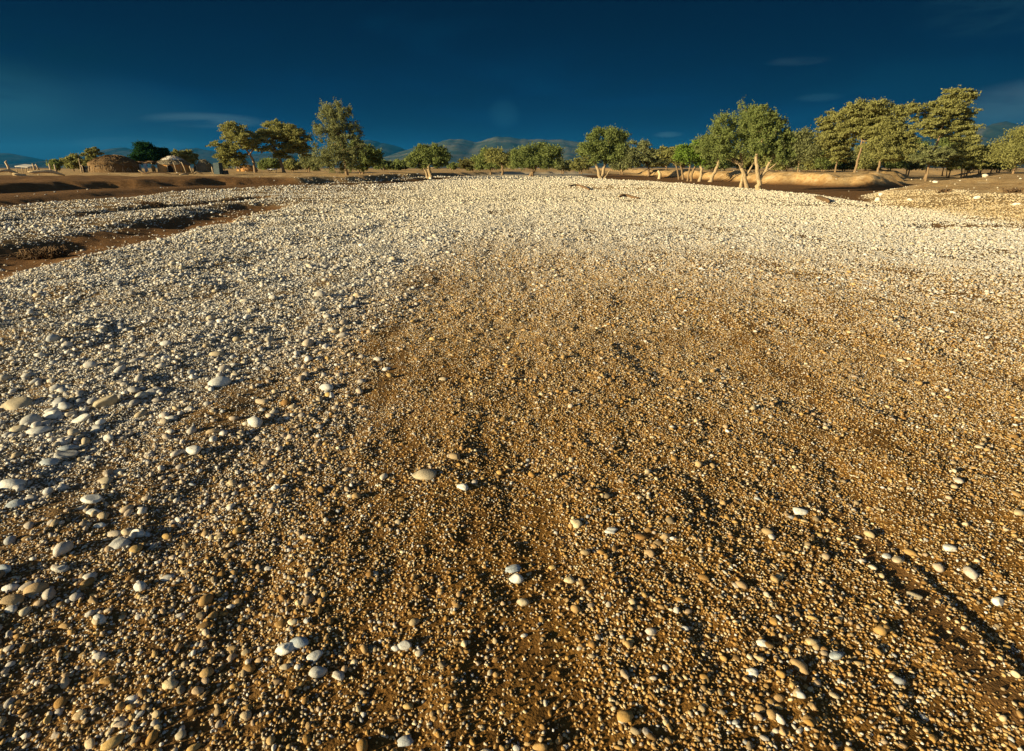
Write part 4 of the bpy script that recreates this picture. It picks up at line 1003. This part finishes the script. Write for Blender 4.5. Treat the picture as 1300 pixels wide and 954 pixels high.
brush('low tuft of dead brush at the far side of the left channel', 195, 262, 34, 4, 260, 6)
brush('dark twiggy tuft on the right bank below the wood', 1198, 245, 14, 5, 70, 7)
brush('small brown dry tuft near the right edge of the right bank', 1285, 245, 18, 6, 80, 8)
for lab, pts, rad_ in [
    ('thick dark root lying on the sandy patch of the far bed', [(786, 251), (790, 249.5), (797, 250), (804, 252.5), (812, 253)], .10),
    ('thin curved dark root left of the thick one on the far bed', [(722, 237), (732, 236.5), (740, 238.5), (748, 242)], .13),
    ('dark root on the channel edge right of the big pair of trees', [(1034, 252), (1040, 253), (1048, 256.5), (1052, 258)], .13)]:
    p = []
    for a, b in pts:
        x, y, z, t = ground_hit(a, b); p.append((x, y, z + rad_ * .5))
    pole_obj('driftwood_root', lab, 'driftwood', p, [rad_ * k for k in ([.5, 1, 1.1, .9, .4] if len(p) == 5 else [.4, 1, 1, .4])], MT['root'])
x, y, z = at(837, 96)
pole_obj('tree_stump', 'short bare tree stump standing alone right of the tall middle tree', 'stump', [(x, y, z - .1), ppt(837.5, 221, 96), ppt(834.5, 217, 96)], [.32, .22, .16], MT['drift'])
# upright grey block and dark bin
def block(name, label, cat, px, Yd, w, y0, d, mat, bev=.05, skew=0):
    x, y, z = at(px, Yd); s = Yd * .957 / F; hw = w * s / 2; ht = at(px, Yd, y0)[2] - z
    V = []
    for (zz, k) in ((-.1, 1.04), (ht * .5, 1), (ht - bev, .97), (ht, .90)):
        for sx_, sy_ in ((-1, -1), (1, -1), (1, 1), (-1, 1)):
            V.append((sx_ * hw * k + skew * zz, sy_ * d / 2 * k, zz))
    Q = []
    for i in range(3):
        for k in range(4): Q.append((i * 4 + k, i * 4 + (k + 1) % 4, (i + 1) * 4 + (k + 1) % 4, (i + 1) * 4 + k))
    Q.append((12, 13, 14, 15))
    o = mesh_obj(name, V, [np.array(Q)], mat, smooth=False); o.location = (x, y, z); o.rotation_euler = (0, 0, R(-14)); tag(o, label, cat)
block('stone_block', 'tall upright grey block on the terrace left of the umbrella thorns', 'stone block', 278, 76, 8.5, 207, .7, MT['stone'], .08, .02)
block('metal_drum', 'low dark box against the right foot of the grey block', 'box', 286, 76.5, 6, 216.5, .6, MT['tank'], .05)
# white slab on legs
x, y, z = at(346, 100); s = 100 * .957 / F
tb = empty('bench_slab', (x, y, z), 'low white slab on short legs between the umbrella thorns', 'bench')
V = []
for zz in (.52, .62, .66):
    k = 1 if zz < .65 else .96
    for a, b in ((-5 * s, -.5), (5 * s, -.5), (5 * s, .5), (-5 * s, .5)): V.append((a * k, b * k, zz))
mesh_obj('slab', V, [np.array([(3, 2, 1, 0), (8, 9, 10, 11)] + [(i * 4 + k, i * 4 + (k + 1) % 4, i * 4 + 4 + (k + 1) % 4, i * 4 + 4 + k) for i in range(2) for k in range(4)])], MT['cloth'], tb, smooth=False)
for a in (-4, 4):
    for b in (-.35, .35): tubes('leg', [([(a * s, b, -.1), (a * s, b, .52)], [.05, .05], 6)], MT['stick'], tb)
# white low shed far left
x, y, z = at(35, 95); s = 95 * .957 / F
sh = empty('low_shed', (x, y, z), 'low white sheeted shed near the left edge of the village', 'shed')
V = [(-8 * s, -1, .9), (8 * s, -1, .75), (8 * s, 1, 1.05), (-8 * s, 1, 1.2), (-8 * s, -1, 1.0), (8 * s, -1, .85), (8 * s, 1, 1.15), (-8 * s, 1, 1.3)]
BOXF = np.array([(3, 2, 1, 0), (4, 5, 6, 7), (0, 1, 5, 4), (1, 2, 6, 5), (2, 3, 7, 6), (3, 0, 4, 7)])
mesh_obj('roof', V, [BOXF], MT['pale'], sh, smooth=False)
for a in (-7, 0, 7):
    for b in (-.9, .9): tubes('post', [([(a * s, b, -.1), (a * s, b, .92 + .06 * b)], [.06, .05], 6)], MT['stick'], sh)
# boulders
for k, (px, Yd, w, h, lab) in enumerate([
    (1250, 74, 8, 4.5, 'larger white boulder at the foot of the wood by the right edge'),
    (1237, 74, 6, 2.2, 'small flat white stone left of the larger white boulder'),
    (1187, 46, 7, 3.0, 'pale angular stone on the bare slope of the right bank'),
    (1118, 33.5, 6, 4.5, 'upper pale stone at the nose of the right bank'),
    (1113, 29.5, 8, 5.5, 'lower pale boulder with dark hollow at the nose of the right bank'),
    (1155, 26, 9, 4, 'cream boulder on the gravelly slope of the right bank'),
    (1240, 24, 8, 4, 'pale boulder halfway up the gravelly right bank'),
    (1290, 21, 9, 4.5, 'flat cream boulder by the right edge of the gravelly bank'),
    (79, 18, 9, 6, 'white boulder among the cobbles beyond the left channel'),
    (45, 16.5, 12, 5, 'flat white boulder beyond the left channel near the left edge'),
    (547, 96, 4, 3, 'small pale stone at the foot of the lone bushy middle tree')]):
    x, y, z = at(px, Yd); s = Yd * .957 / F; r_ = np.random.default_rng(k + 90)
    v, f, cl = stones(ICO[3], np.zeros((1, 3), np.float32), np.array([[w * s / 2, w * s / 2.4, h * s * .62]], np.float32), np.array([r_.uniform(0, 3)]), np.array([.1]), .25, np.array([(.6, .5, .4)], np.float32), r_)
    o = mesh_obj('boulder', v, [f], MT['boulder'], smooth=True); o.location = (x, y, z + h * s * .25); tag(o, lab, 'boulder', 'pale boulders on the banks')
